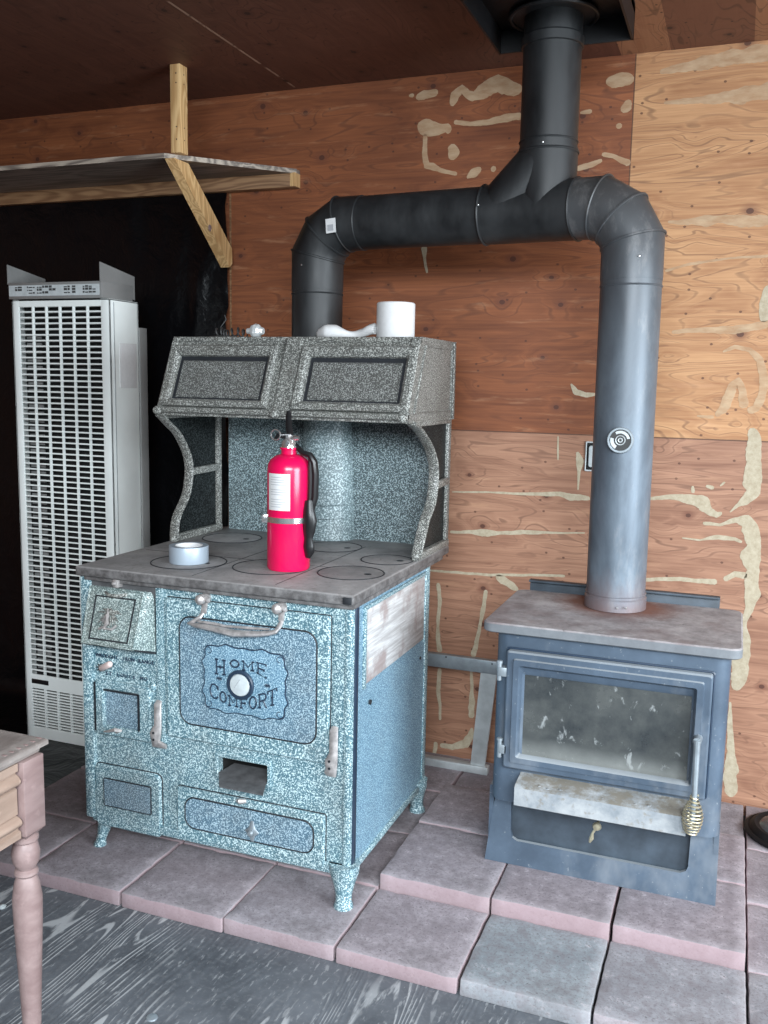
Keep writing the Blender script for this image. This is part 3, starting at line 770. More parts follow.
# draft door below it
o = frect(97, 679, 153, 736); o = (o[0], F(153, 700).x, F(125, 737).z, F(125, 682).z); i = (F(106.5, 700).x, F(141, 700).x, F(124, 727).z, F(124, 691).z)
b = MB(); frame(b, o, i, .012, .004, YF, YF-.013, .005); b.mi = 1; b.box(i[0], i[1], YF-.003, YF+.001, i[2], i[3]); groove_pts = None
dd = b.build('draft_door', [M['enamel'], M['enamel_panel']], CS)
b = MB(); b.box(i[0]-.001, i[1]+.001, YF-.0135, YF-.004, i[3]-.003, i[3]+.0005); b.box(i[1]-.003, i[1]+.0005, YF-.0135, YF-.004, i[2], i[3]); b.box(o[0]-.003, o[0]+.001, YF-.012, YF, o[2]+.01, o[3]-.01); b.build('gap_shade_strip', M['groove'], dd)  # dark strips painted as shade along the edges of the frame
b = MB(); b.tube([F(107, 730)+Vector((0, -.014, 0)), F(113, 729)+Vector((0, -.018, 0)), F(120, 727)+Vector((0, -.022, 0)), F(124, 729)+Vector((0, -.016, 0)), F(119, 731)+Vector((0, -.013, 0))], [.002, .004, .006, .005, .003], 8); b.build('scroll_catch', M['nickel'], dd)
for p in ((92, 681), (154, 687)):
    b = MB(); b.lathe([(0, 0), (.013, 0), (.012, .006), (.006, .012), (0, .013)], F(*p), 14, Matrix.Rotation(PI/2, 3, 'X'))
    b.build('hinge_boss', M['enamel'], CS)

# latch levers
def latch(px, y0, y1, foot):
    t = F(px, y0); l = F(px-1, y1); b = MB(); zz = t.z-l.z
    b.tube([t+Vector((0, -.006, 0)), t+Vector((0, -.014, -.01)), t+Vector((.001, -.016, -zz*.55)), t+Vector((-.004, -.02, -zz*.75)), t+Vector((-.006, -.014, -zz)), l+Vector((foot, -.012, -.004))], [.009, .012, .012, .018, .017, .009], 10, flat=.55, ref=(1, 0, 0))
    b.mi = 1
    for k in (.70, .86): b.lathe([(0, 0), (.0035, 0), (.0035, .002), (0, .002)], t+Vector((-.005, -.0305+.003*k, -zz*k)), 8, Matrix.Rotation(PI/2, 3, 'X'))
    b.build('latch', [M['nickel'], M['groove']], CS, 'worn nickel latch lever')
latch(160.5, 700, 742, .03); latch(336, 726, 771, -.02)

# oven door
od = (F(168.5, 650).x, F(331, 690).x, F(250, 749).z, F(250, 606).z)
b = MB(); plate(b, *od, .006, YF, YF-.012, .004)
oven = b.build('oven_door', M['enamel'], CS)
ip = (F(183, 680).x, F(318.5, 690).x, F(250, 732).z, F(250, 623).z)
b = MB(); plate(b, *ip, .035, YF-.012, YF-.0155, .0025, 10); pan = b.build('door_panel', M['enamel_panel'], oven, 'blue speckled inset panel')
b = MB(); groove(b, *ip, .035, YF-.0125, .0030, 10); groove(b, *od, .006, YF-.002, .0022); b.build('panel_groove', M['groove'], oven)
# medallion
mc = F(247.5, 680); mw, mh = (F(289, 690).x-F(207, 670).x)/2, (F(247, 647).z-F(247, 713).z)/2
def scallop(k, n=96):
    out = []
    for j in range(n):
        a = 2*PI*j/n; ca, sa = math.cos(a), math.sin(a); e = 5.5
        r = (abs(ca)**e+abs(sa)**e)**(-1/e)
        w = 1+.035*math.cos(a*16)*(1 if abs(abs(ca)-abs(sa)) < .55 else .5)-.035*(abs(math.cos(2*a))**8)
        out.append((mc.x+mw*k*r*ca*w, mc.z+mh*k*r*sa*w))
    return out
Y0 = YF-.0155
b = MB(); b.loft([[(x, Y0, z) for x, z in scallop(1)], [(x, Y0-.003, z) for x, z in scallop(1)], [(x, Y0-.004, z) for x, z in scallop(.97)]])
med = b.build('medallion', M['enamel_side'], oven, 'scalloped medallion with raised lettering')
b = MB()
b.tube([(x, Y0-.0015, z) for x, z in scallop(1.01)], .0022, 5, wrap=True, ref=(0, 1, 0))
for sx in (-1, 1):
    for sz in (-1, 1):
        cx, cz = mc.x+sx*mw*.86, mc.z+sz*mh*.80
        b.tube([(cx+sx*.012*math.cos(t)*(1-t*.1), Y0-.0042, cz+sz*.012*math.sin(t)*(1-t*.1)) for t in [k*.5 for k in range(11)]], .0012, 5)
for px in (-1, 1):
    for j in range(5):
        a = j*PI/5; cx = mc.x+px*mw*.60+ (-.004 if px > 0 else 0); b.tube([(cx-.009*math.cos(a), Y0-.0042, mc.z-.008*math.sin(a)*.7), (cx+.009*math.cos(a), Y0-.0042, mc.z+.008*math.sin(a)*.7)], .0011, 5)
STROKES = {
 'H': [[(.15, 0), (.15, 1)], [(.85, 0), (.85, 1)], [(.15, .5), (.85, .5)], [(0, 0), (.32, 0)], [(0, 1), (.32, 1)], [(.68, 0), (1, 0)], [(.68, 1), (1, 1)], [(.5, .38), (.5, .62)]],
 'O': [[(.5+.46*math.cos(k*PI/8), .5+.5*math.sin(k*PI/8)) for k in range(17)], [(-.06, .5), (.1, .5)], [(.9, .5), (1.06, .5)]],
 'M': [[(.15, 0), (.15, 1), (.5, .35), (.85, 1), (.85, 0)], [(0, 0), (.3, 0)], [(.7, 0), (1, 0)], [(0, 1), (.2, 1)], [(.8, 1), (1, 1)]],
 'E': [[(.9, .12), (.9, 0), (.15, 0), (.15, 1), (.9, 1), (.9, .88)], [(.15, .52), (.7, .52)], [(.7, .42), (.7, .62)], [(0, 0), (.15, 0)], [(0, 1), (.15, 1)]],
 'C': [[(.92, .78), (.82, .94), (.55, 1), (.25, .9), (.08, .65), (.05, .4), (.18, .12), (.5, 0), (.8, .06), (.95, .22)], [(.95, .70), (.95, 1)]],
 'F': [[(.15, 0), (.15, 1), (.92, 1), (.92, .84)], [(.15, .5), (.7, .5)], [(.7, .4), (.7, .62)], [(0, 0), (.36, 0)], [(0, 1), (.15, 1)]],
 'R': [[(.15, 0), (.15, 1), (.65, 1), (.85, .88), (.88, .7), (.7, .5), (.15, .48)], [(.55, .48), (.9, 0), (1, 0)], [(0, 0), (.34, 0)], [(0, 1), (.15, 1)]],
 'T': [[(.5, 0), (.5, 1)], [(0, .82), (0, 1), (1, 1), (1, .82)], [(.3, 0), (.72, 0)], [(.38, .5), (.62, .5)]]}
# (letter, left, right, top-left, top-right, bottom-left, bottom-right) surveyed on the medallion
LET = [('H', 213, 272, 203, 212, 282, 290), ('O', 297, 345, 207, 212, 246, 250), ('M', 360, 428, 214, 222, 262, 268), ('E', 440, 498, 222, 236, 276, 312),
       ('C', 185, 232, 326, 352, 408, 425), ('O', 240, 276, 375, 392, 432, 442), ('M', 285, 340, 402, 412, 455, 464), ('F', 350, 390, 414, 418, 468, 476), ('O', 400, 440, 410, 408, 472, 474), ('R', 450, 497, 398, 388, 468, 466), ('T', 502, 550, 382, 362, 458, 450)]
def mpt(x, y): return F(180+x/5.486, 620+y/5.486)
for ch, xa, xb, ta1_, tb1_, ba1_, bb1_ in LET:
    q = [mpt(xa, ta1_), mpt(xb, tb1_), mpt(xa, ba1_), mpt(xb, bb1_)]
    for st_ in STROKES[ch]:
        P = []
        for u, v in st_:
            p = q[2].lerp(q[3], u).lerp(q[0].lerp(q[1], u), v); P.append((p.x, Y0-.0042, p.z))
        b.tube(P, .0025, 6, flat=.7)
# serif bars
b.build('lettering', M['strip_blue'], med, 'dark raised letters reading HOME COMFORT')
dc = F(244.5, 682.5)
b = MB(); R_ = Matrix.Rotation(PI/2, 3, 'X')
b.lathe([(0, 0), (.040, 0), (.040, .006), (.037, .009), (.031, .009), (.030, .006), (0, .006)], (dc.x, Y0-.003, dc.z), 32, R_); b.build('dial_bezel', M['strip_blue'], med)
b = MB(); b.lathe([(0, 0), (.030, 0), (.028, .003), (.015, .0055), (0, .006)], (dc.x, Y0-.009, dc.z), 28, R_); b.mi = 1
b.tube([(dc.x-.012, Y0-.0150, dc.z-.006), (dc.x+.004, Y0-.0155, dc.z+.018)], .0008, 5); b.build('dial', [M['white'], M['ink']], med, 'white oven thermometer dial')
# hinges with knobs, and the wavy door handle
hp = [(F(208.5, 597), F(206, 616)), (F(284.5, 606), F(283, 624))]
for t, l in hp:
    b = MB()
    b.lathe([(0, 0), (.012, 0), (.013, .012), (.009, .02), (.014, .028), (.013, .04), (.006, .046), (0, .047)], t+Vector((-.004, -.0, 0)), 14, R_)
    b.tube([t+Vector((.008, -.028, .002)), t+Vector((.016, -.030, .0)), t+Vector((.018, -.028, -.006))], [.009, .008, .005], 8)
    b.bar(t+Vector((.002, -.014, .006)), l+Vector((.002, -.014, .012)), .016, .008, (0, 1, 0), .002)
    b.build('hinge', M['nickel'], oven, 'worn nickel hinge knob')
b = MB()
h0, h1 = F(196, 621.5), F(281, 630)
def hx(t, dy=0, dz=0): p = h0.lerp(h1, t); return p+Vector((0, -.03+dy, dz))
b.tube([hp[0][1]+Vector((-.002, -.012, .012)), hp[0][1]+Vector((-.006, -.02, 0)), hx(.0, 0, .002), hx(.08, -.004, 0), hx(.3, -.008, -.003), hx(.55, -.010, -.010), hx(.8, -.008, -.006), hx(.93, -.004, -.002), hx(1.0, 0, .003), hp[1][1]+Vector((.001, -.022, 0)), hp[1][1]+Vector((.003, -.012, .012))], [.005, .006, .0065, .0065, .0085, .010, .008, .0065, .0065, .006, .005], 10, ref=(0, 0, 1), flat=1.3)
b.tube([hx(.1, 0, .010), hx(.3, 0, .008), hx(.42, -.002, .005), hx(.7, -.001, .006), hx(.93, 0, .008)], [.0035, .004, .0035, .004, .003], 8)
b.build('handle', M['nickel'], oven, 'wavy worn nickel handle')

# clean-out slot frame and tongue
b = MB(); frame(b, (so[0]-.012, so[1]+.012, so[2]-.01, so[3]+.012), so, .004, .002, YF, YF-.007, .002); slot = b.build('slot_frame', M['enamel'], CS)
ta0 = at(212, 784, y=YF-.085); ta1 = at(260, 793, y=YF-.085)
b = MB(); zt_ = so[2]+.002
b.loft([[(so[0]+.022, YF+.045, zt_+.010), (so[1]-.010, YF+.045, zt_+.010), (so[1]-.002, YF-.004, zt_), (ta1.x, YF-.07, zt_-.004), (ta0.x+.012, YF-.07, zt_-.004), (so[0]+.002, YF-.004, zt_)],
        [(so[0]+.022, YF+.045, zt_+.014), (so[1]-.010, YF+.045, zt_+.014), (so[1]-.002, YF-.004, zt_+.004), (ta1.x, YF-.07, zt_), (ta0.x+.012, YF-.07, zt_), (so[0]+.002, YF-.004, zt_+.004)]])
b.build('slot_tongue', M['iron_dusty'], CS, 'grey iron tongue sticking out of the slot')
# broken catch below the tongue
b = MB(); c = F(243, 800); b.tube([c+Vector((-.012, -.008, 0)), c+Vector((0, -.016, .003)), c+Vector((.016, -.01, .004))], [.006, .008, .005], 8); b.build('catch', M['nickel'], CS)

# ash door, lower left
o = (F(97, 800).x, F(163, 810).x, F(130, 830).z, F(130, 768).z); i = (F(107, 795).x, F(153.5, 805).x, F(130, 808).z, F(130, 781).z)
b = MB(); plate(b, *o, .02, YF, YF-.011, .006); ashd = b.build('ash_door', M['enamel'], CS)
b = MB(); plate(b, *i, .004, YF-.011, YF-.013, .001); b.mi = 1; groove(b, *i, .004, YF-.0115, .0022, 4); b.build('ash_door_panel', [M['enamel_panel'], M['groove']], ashd)
b = MB(); groove(b, *o, .02, YF-.001, .0022); b.build('gap_shade_strip', M['groove'], ashd)
# bottom drawer
o = (F(179, 805).x, F(326, 835).x, F(250, 851).z, F(250, 799).z); i = (F(188, 815).x, F(315.5, 835).x, F(250, 838).z, F(250, 807).z)
b = MB(); plate(b, *o, .006, YF, YF-.012, .004); drw = b.build('drawer', M['enamel'], CS)
b = MB(); plate(b, *i, .03, YF-.012, YF-.014, .001, 8); b.mi = 1; groove(b, *i, .03, YF-.0125, .0026, 8); b.build('drawer_panel', [M['enamel_panel'], M['groove']], drw)
b = MB(); groove(b, *o, .006, YF-.001, .0022); b.build('gap_shade_strip', M['groove'], drw)
b = MB(); c = F(255, 829)+Vector((0, -.013, 0))
b.tube([c+Vector((0, -.002, .03)), c+Vector((0, -.004, .012)), c+Vector((0, -.004, 0)), c+Vector((0, -.004, -.012)), c+Vector((0, -.002, -.028))], [.004, .009, .022, .009, .004], 10, flat=.25, ref=(1, 0, 0))
b.lathe([(0, 0), (.006, 0), (.009, .010), (.006, .016), (0, .017)], c+Vector((0, -.004, 0)), 12, R_); b.build('drawer_pull', M['steel'], drw, 'grey iron pull on a shaped backplate')

# splash back, flue and warming closet
SY = -.33
b = MB(); b.box(XL+.02, XR-.0, SY, SY+.006, ZT, 1.30)
for x in (XL+.02, XR-.02): pass
b.build('splash_back', M['enamel_splash'], CS)
fl = at(323, 480, y=SY-.04); fr = (at(350, 535, y=SY-.05).x-at(323, 535, y=SY-.05).x)
b = MB()
b.lathe([(fr*1.04, ZT), (fr*1.04, ZT+.012), (fr, ZT+.02), (fr*.97, 1.0), (fr*.90, 1.16), (fr*.86, 1.30)], (fl.x, SY, 0), 20, None, .85, PI, 2*PI)
b.ring((fl.x, SY, 1.0), fr*.97, .0015, 40, 5); b.ring((fl.x, SY, .955), fr*.98, .0015, 40, 5)
b.build('flue_cover', M['enamel_flue'], CS, 'half round speckled flue cover')
# closet body: slanted front
Z0, Z1, WF0, WF1, WR = 1.288, 1.530, -.715, -.620, -.30
WXL, WXR = XL-.004, XR+.012
b = MB(); e_ = .006
prof = [(WF0, Z0), (WF0-.004, Z0+.012), (WF1, Z1-.006), (WF1+.008, Z1), (WR, Z1), (WR, Z0)]
b.prism([(WXL, y, z) for y, z in prof], (WXR-WXL, 0, 0))
closet = b.build('warming_closet', M['enamel_dark'], CS, 'grey speckled warming closet')
S0, S1 = Vector((0, WF0-.004, Z0+.012)), Vector((0, WF1, Z1-.006)); SD = (S1-S0); SN = Vector((0, -SD.z, SD.y)).normalized()
def slant(x, v, d): p = S0+SD*v+SN*d; return Vector((x, p.y, p.z))
def sp_(px, py): p = on_plane(px, py, S0, SN); return p.x, (p-S0).dot(SD)/SD.length_squared
def on_slant(b, fn):
    pass
def s_frame(b, o, i, d0, d1, bev, bv):
    def q(r, d): x0, x1, v0, v1 = r; return [slant(x0, v0, d), slant(x1, v0, d), slant(x1, v1, d), slant(x0, v1, d)]
    sh = lambda r, k: (r[0]+k, r[1]-k, r[2]+k/SD.length, r[3]-k/SD.length)
    b.loft([q(o, d0), q(o, d1-bev), q(sh(o, bev), d1), q(sh(i, -bv), d1), q(i, d1-bv), q(i, d0)], True, (False, False), True)
def s_plate(b, r, d0, d1, bev):
    def q(r, d): x0, x1, v0, v1 = r; return [slant(x0, v0, d), slant(x1, v0, d), slant(x1, v1, d), slant(x0, v1, d)]
    b.loft([q(r, d0), q(r, d1-bev), q((r[0]+bev, r[1]-bev, r[2]+bev/SD.length, r[3]-bev/SD.length), d1)])
doors = [((170, 346), (277, 348), (164.5, 409), (271, 412.5), (178.5, 356), (268, 358), (176, 399), (264, 403)),
         ((301, 346.5), (418.5, 349.5), (294.5, 415), (412, 420.5), (309, 357), (405.5, 360), (306, 401.5), (403, 407))]
for dset in doors:
    p = [sp_(*q) for q in dset]
    o = ((p[0][0]+p[2][0])/2, (p[1][0]+p[3][0])/2, (p[2][1]+p[3][1])/2, (p[0][1]+p[1][1])/2)
    i = ((p[4][0]+p[6][0])/2, (p[5][0]+p[7][0])/2, (p[6][1]+p[7][1])/2, (p[4][1]+p[5][1])/2)
    o = (o[0], o[1], max(.06, o[2]), min(.93, o[3]))
    b = MB(); s_frame(b, o, i, 0, .022, .007, .010); dr_ = b.build('closet_door', M['enamel_dark'], CS)
    b = MB(); s_plate(b, (i[0]+.010, i[1]-.012, i[2]+.035, i[3]-.055), 0, .007, .005); b.build('closet_door_panel', M['enamel_inset'], dr_)
    b = MB(); s_frame(b, i, (i[0]+.010, i[1]-.012, i[2]+.035, i[3]-.055), 0, .0022, .0005, .0005)  # black band painted as the shadow round the recessed panel, widest on top
    b.build('panel_groove', M['groove'], dr_)
    b = MB(); xm = (i[0]+i[1])/2; b.tube([slant(xm-.05, i[3]+.02, .012), slant(xm-.028, i[3]+.055, .021), slant(xm, i[3]+.07, .024), slant(xm+.028, i[3]+.055, .021), slant(xm+.05, i[3]+.02, .012)], [.003, .006, .008, .006, .003], 8, flat=.8)
    b.build('finger_pull', M['enamel_dark'], dr_)
b = MB()
g0, _v = sp_(279, 380); g1, _v = sp_(296, 380)
s_plate(b, (g0, g1, .0, 1.0), -.002, .010, .006); s_plate(b, (WXL, WXL+.022, 0, 1), -.002, .008, .004); s_plate(b, (WXR-.030, WXR, 0, 1), -.002, .010, .005)
s_plate(b, (WXL, WXR, -.02, .05), -.002, .014, .005); s_plate(b, (WXL, WXR, .955, 1.02), -.002, .006, .003)
for x in (WXL+.004, g0+.01, WXR-.02): b.lathe([(0, -.008), (.011, -.006), (.014, .004), (.010, .014), (0, .017)], slant(x+.005, .0, .006), 12, R_)
b.build('closet_trim', M['enamel_dark'], closet)
# end panels, lightly framed
for X, sx in ((WXR, 1), (WXL, -1)):
    b = MB()
    ins = [(WF0+.04, Z0+.028), (WF1+.035, Z1-.025), (WR-.028, Z1-.025), (WR-.028, Z0+.028)]
    pts = [Vector((X+sx*.001, y, z)) for y, z in ins]
    b.tube(pts, .0028, 6, wrap=True, ref=(1, 0, 0))
    b.box(min(X, X+sx*.006), max(X, X+sx*.006), WR-.012, WR+.004, Z0, Z1, .002)
    b.build('end_frame', M['enamel_dark'], closet)

# side brackets
def bracket(X, Sx, rear, mid_z):
    b = MB(); pts = [Vector((X, y, z)) for y, z in Sx]
    # smooth the S
    P = []
    for k in range(len(pts)-1):
        p0_, p1_, p2_, p3_ = pts[max(0, k-1)], pts[k], pts[k+1], pts[min(len(pts)-1, k+2)]
        for t in [j/6 for j in range(6)]:
            P.append(.5*((2*p1_)+(-p0_+p2_)*t+(2*p0_-5*p1_+4*p2_-p3_)*t*t+(-p0_+3*p1_-3*p2_+p3_)*t**3))
    P.append(pts[-1])
    b.tube(P, .017, 10, flat=.42, ref=(1, 0, 0))
    b.bar((X, rear, ZT), (X, rear, Z0+.01), .018, .026, (0, 1, 0), .004)
    # mid bar from the S to the post
    yS = min(P, key=lambda p: abs(p.z-mid_z)).y
    b.bar((X, yS, mid_z), (X, rear, mid_z+.004), .020, .024, (0, 0, 1), .004)
    b.bar((X, Sx[-1][0]-.01, ZT+.012), (X, rear+.012, ZT+.012), .024, .024, (0, 0, 1), .005)
    b.bar((X, Sx[0][0]+.01, Z0-.006), (X, rear, Z0-.006), .020, .012, (0, 0, 1), .003)
    bk = b.build('bracket', M['enamel_dark'], CS)
    b = MB(); Q = [p for p in P]; b.loft([[Vector((X+e, p.y, p.z)) for p in Q]+[Vector((X+e, rear, Q[-1].z)), Vector((X+e, rear, Q[0].z))] for e in (-.004, -.002)])
    b.build('bracket_dark_sheet', M['enamel_black'], bk, 'black sheet added inside the bracket')  # added sheet that fills the bracket opening with black
bracket(XR+.004, [(-.672, 1.288), (-.60, 1.262), (-.50, 1.205), (-.452, 1.138), (-.468, 1.046), (-.535, .985), (-.600, .892)], -.318, 1.089)
bracket(XL+.004, [(-.715, 1.288), (-.67, 1.258), (-.61, 1.215), (-.557, 1.13), (-.571, 1.033), (-.632, .955), (-.645, .892)], -.375, 1.098)

# ------------------------------------------------------------------ things on the cook stove
ec = at(288.5, 569, z=ZT); ed = (ec-ORG).dot(FWD); er = 21.4*ed/FPX
E1 = lambda py: at(289, py, y=ec.y).z - ZT
EX = thing('fire_extinguisher', 'bright red fire extinguisher with black hose standing on the cooktop', 'fire extinguisher', (ec.x, ec.y, ZT+.0025))
ZE = ZT+.0025; zs = ZE+E1(459.5); zn = ZE+E1(449)
b = MB(); b.lathe([(er*.94, ZE), (er, ZE+.006), (er, zs-.028), (er*.96, zs-.014), (er*.84, zs-.002), (er*.62, zs+.008), (er*.38, zs+.013), (0, zs+.013)], (ec.x, ec.y, 0), 40); b.build('cylinder', M['red'], EX)
b = MB(); zt2 = zs+.012; b.lathe([(er*.36, zt2), (er*.36, zt2+.012), (er*.42, zt2+.014), (er*.42, zt2+.019), (0, zt2+.019)], (ec.x, ec.y, 0), 24); b.build('neck_collar', M['red'], EX)
zv = zt2+.019
b = MB(); b.lathe([(er*.38, zv), (er*.36, zv+.012), (er*.24, zv+.022), (er*.2, zv+.034), (0, zv+.034)], (ec.x, ec.y, 0), 18)
b.tube([(ec.x, ec.y, zv+.02), (ec.x+.018, ec.y-.004, zv+.026), (ec.x+.032, ec.y-.004, zv+.026)], [.010, .008, .006], 10); b.build('valve', M['chrome'], EX, 'silver valve head')
b = MB()
b.tube([(ec.x+.004, ec.y, zv+.03), (ec.x-.006, ec.y+.01, zv+.055), (ec.x-.016, ec.y+.028, zv+.085), (ec.x-.018, ec.y+.03, zv+.098)], [.009, .010, .009, .006], 10, flat=.6, ref=(1, 0, 0))
b.tube([(ec.x-.004, ec.y-.01, zv+.03), (ec.x-.028, ec.y-.012, zv+.032), (ec.x-.040, ec.y-.012, zv+.018)], [.008, .007, .004], 8, flat=.6)
b.build('lever', M['black_rubber'], EX, 'black squeeze lever')
b = MB(); b.ring((ec.x-.030, ec.y-.022, zv+.034), .014, .0022, 24, 6, Matrix.Rotation(PI/2, 3, 'X')); b.tube([(ec.x-.016, ec.y-.022, zv+.034), (ec.x+.012, ec.y-.012, zv+.036)], .002, 6); b.build('pin_ring', M['chrome'], EX, 'steel pull-pin ring')
# gauge
b = MB(); b.lathe([(0, 0), (.010, 0), (.010, .008), (0, .009)], (ec.x+.002, ec.y-er*.3, zv+.012), 16, R_); b.build('gauge', M['chrome'], EX)
# hose and nozzle on the right
right = Vector((RGT.x, RGT.y, 0)).normalized(); toc = Vector((0, 0, 0))-Vector((FWD.x, FWD.y, 0)); toc.normalize()
def ep(r_, t_, z_): return Vector((ec.x, ec.y, z_)) + right*r_ + toc*t_
b = MB()
b.tube([ep(.012, 0, zv+.012), ep(er*.65, .02, zs+.018), ep(er*1.0, .03, zs+.013), ep(er*1.20, .034, zs-.006), ep(er*1.26, .034, zs-.04), ep(er*1.24, .034, zs-.10), ep(er*1.10, .034, zs-.135)], [.007, .008, .009, .010, .010, .010, .009], 10)
b.tube([ep(er*1.04, .030, zs+.004), ep(er*1.06, .030, zs-.06), ep(er*1.03, .030, zs-.13)], .008, 8)
b.build('hose', M['black_rubber'], EX, 'black hose')
b = MB(); b.tube([ep(er*.98, .036, zs-.11), ep(er*.99, .040, zs-.14), ep(er*1.04, .042, zs-.165), ep(er*1.0, .040, zs-.195), ep(er*.97, .038, zs-.215), ep(er*1.0, .040, zs-.235), ep(er*1.02, .038, zs-.25), ep(er*.95, .034, zs-.268)], [.012, .017, .021, .017, .012, .016, .015, .007], 12, flat=.7); b.build('nozzle', M['black_rubber'], EX)
zb_ = ZE+E1(519)
b = MB(); b.lathe([(er*1.005, zb_-.008), (er*1.03, zb_-.0075), (er*1.03, zb_+.0075), (er*1.005, zb_+.008)], (ec.x, ec.y, 0), 40)
b.obox(ep(-er*1.06, .012, zb_), right*.010, toc*.006, (0, 0, .011), .002); b.obox(ep(er*1.05, .018, zb_), right*.008, toc*.004, (0, 0, .008), .002); b.build('band', M['chrome'], EX, 'shiny metal strap band')
# label plate
def wrap(u0, u1, z0, z1, rr, b, n=10):
    a = lambda u: math.asin(max(-1, min(1, u)))
    lo = []; hi = []
    for k in range(n+1):
        t = a(u0)+(a(u1)-a(u0))*k/n; p = right*math.sin(t)*rr+toc*math.cos(t)*rr
        lo.append(Vector((ec.x+p.x, ec.y+p.y, z0))); hi.append(Vector((ec.x+p.x, ec.y+p.y, z1)))
    b.loft([lo, hi], False)
b = MB(); wrap(-.84, .16, ZE+E1(509), ZE+E1(473), er*1.006, b); lb = b.build('paper_label', M['paper'], EX, 'white instruction label')
b = MB(); z0_, z1_ = ZE+E1(509), ZE+E1(473); rowh = (z1_-z0_)/15
for k in range(1, 14):
    if k in (5, 9): continue
    e = random.uniform(-.3, .05) if k % 3 else .08
    wrap(-.74, e, z1_-rowh*(k+.62), z1_-rowh*(k+.38), er*1.010, b, 6)
b.build('label_print', M['ink'], lb)

tc2 = at(189, 562.5, z=ZT); td_ = (tc2-ORG).dot(FWD); tr_ = 19.5*td_/FPX; zz = ZT+.0025
b = MB()
b.lathe([(tr_*.70, zz), (tr_*.985, zz), (tr_, zz+.002), (tr_, zz+.046), (tr_*.985, zz+.048), (tr_*.70, zz+.048), (tr_*.70, zz)], (tc2.x, tc2.y, 0), 40)
TP = thing('tape_roll', 'roll of silver duct tape lying flat on the cooktop left side', 'tape', (tc2.x, tc2.y, zz)); b.build('tape', M['foil'], TP)
b = MB(); b.lathe([(tr_*.66, zz), (tr_*.70, zz), (tr_*.70, zz+.0485), (tr_*.66, zz+.0485), (tr_*.66, zz)], (tc2.x, tc2.y, 0), 36); b.build('core', M['paper'], TP, 'white core')

rc = at(395.5, 330, y=-.50); rz = Z1+.0; rr_ = (at(413.5, 320, y=-.5)-at(377.5, 320, y=-.5)).length/2; rh = at(395, 303, y=-.5).z-rz
PR = thing('paper_towel_roll', 'white paper roll standing on top of the warming closet', 'paper roll', (rc.x, -.50, rz))
b = MB(); b.lathe([(.02, rz), (rr_-.002, rz), (rr_, rz+.003), (rr_, rz+rh-.003), (rr_-.003, rz+rh), (.021, rz+rh), (.02, rz+rh-.004)], (rc.x, -.5, 0), 40); b.build('paper', M['paper'], PR)
b = MB(); b.lathe([(.017, rz+.001), (.0195, rz+.001), (.0195, rz+rh), (.017, rz+rh)], (rc.x, -.5, 0), 20); b.build('core', M['table_panel'], PR)
# crumpled white cloth beside it
c0 = at(319, 333, y=-.52); c1 = at(377, 326, y=-.52)
b = MB(); P = []; Rr = []
for k in range(25):
    t = k/24; w = .017+.009*math.exp(-((t-.25)/.22)**2)-.006*math.exp(-((t-.65)/.2)**2)
    if k < 4: w *= (.25, .6, .85, .95)[k]
    P.append((c0.x+(c1.x-c0.x)*t-.004, -.52-.004*math.sin(t*7), rz+w*.62+.016*max(0, t-.5)*2)); Rr.append(w)
b.tube(P, Rr, 18, flat=1.35, ref=(0, 0, 1))
for v in b.bm.verts:
    d = Vector((mnoise.noise(v.co*34), mnoise.noise(v.co*34+Vector((4, 1, 8))), mnoise.noise(v.co*28+Vector((9, 9, 2)))))*.006; v.co += d
    v.co.z = max(v.co.z, rz+.0005)
    v.co.x = min(v.co.x, rc.x-rr_*.9)
o = b.build('white_cloth', M['paper'], None, angle=60); tag(o, 'crumpled white cloth lying beside the paper roll', 'cloth')
# coil and knob at the left of the closet top
k0 = at(215, 333, y=-.50); k1 = at(245, 333, y=-.50)
b = MB(); P = []
for k in range(90):
    t = k/89; a = t*2*PI*7; P.append((k0.x+(k1.x-k0.x)*t+.006*math.sin(t*9), -.50+.012*math.cos(a), rz+.017+.013*math.sin(a)+.004*math.sin(t*11)))
b.tube(P, .0028, 6)
b.tube([(k0.x+.04, -.5, rz+.01), (k0.x+.02, -.5, rz+.035), (k0.x+.035, -.49, rz+.06), (k0.x+.03, -.49, rz+.075)], .0018, 6)
b.tube([(k0.x-.02, -.5, rz+.004), (k0.x+.02, -.51, rz+.006), (k0.x+.08, -.5, rz+.005)], .004, 6)
o = b.build('wire_coil', M['iron'], None); tag(o, 'tangled dark wire coil on the warming closet left end', 'wire')
kc = at(255.5, 331, y=-.50); b = MB()
RY = Matrix.Rotation(PI/2, 3, 'Y')
b.lathe([(0, -.03), (.009, -.029), (.012, -.012), (.02, -.010), (.023, 0), (.021, .012), (.014, .018), (.010, .028), (0, .029)], (kc.x, -.50, rz+.0235), 10, RY); o = b.build('glass_knob', M['glass_clear'], None, angle=20); tag(o, 'clear ribbed knob lying right of the wire coil', 'knob')

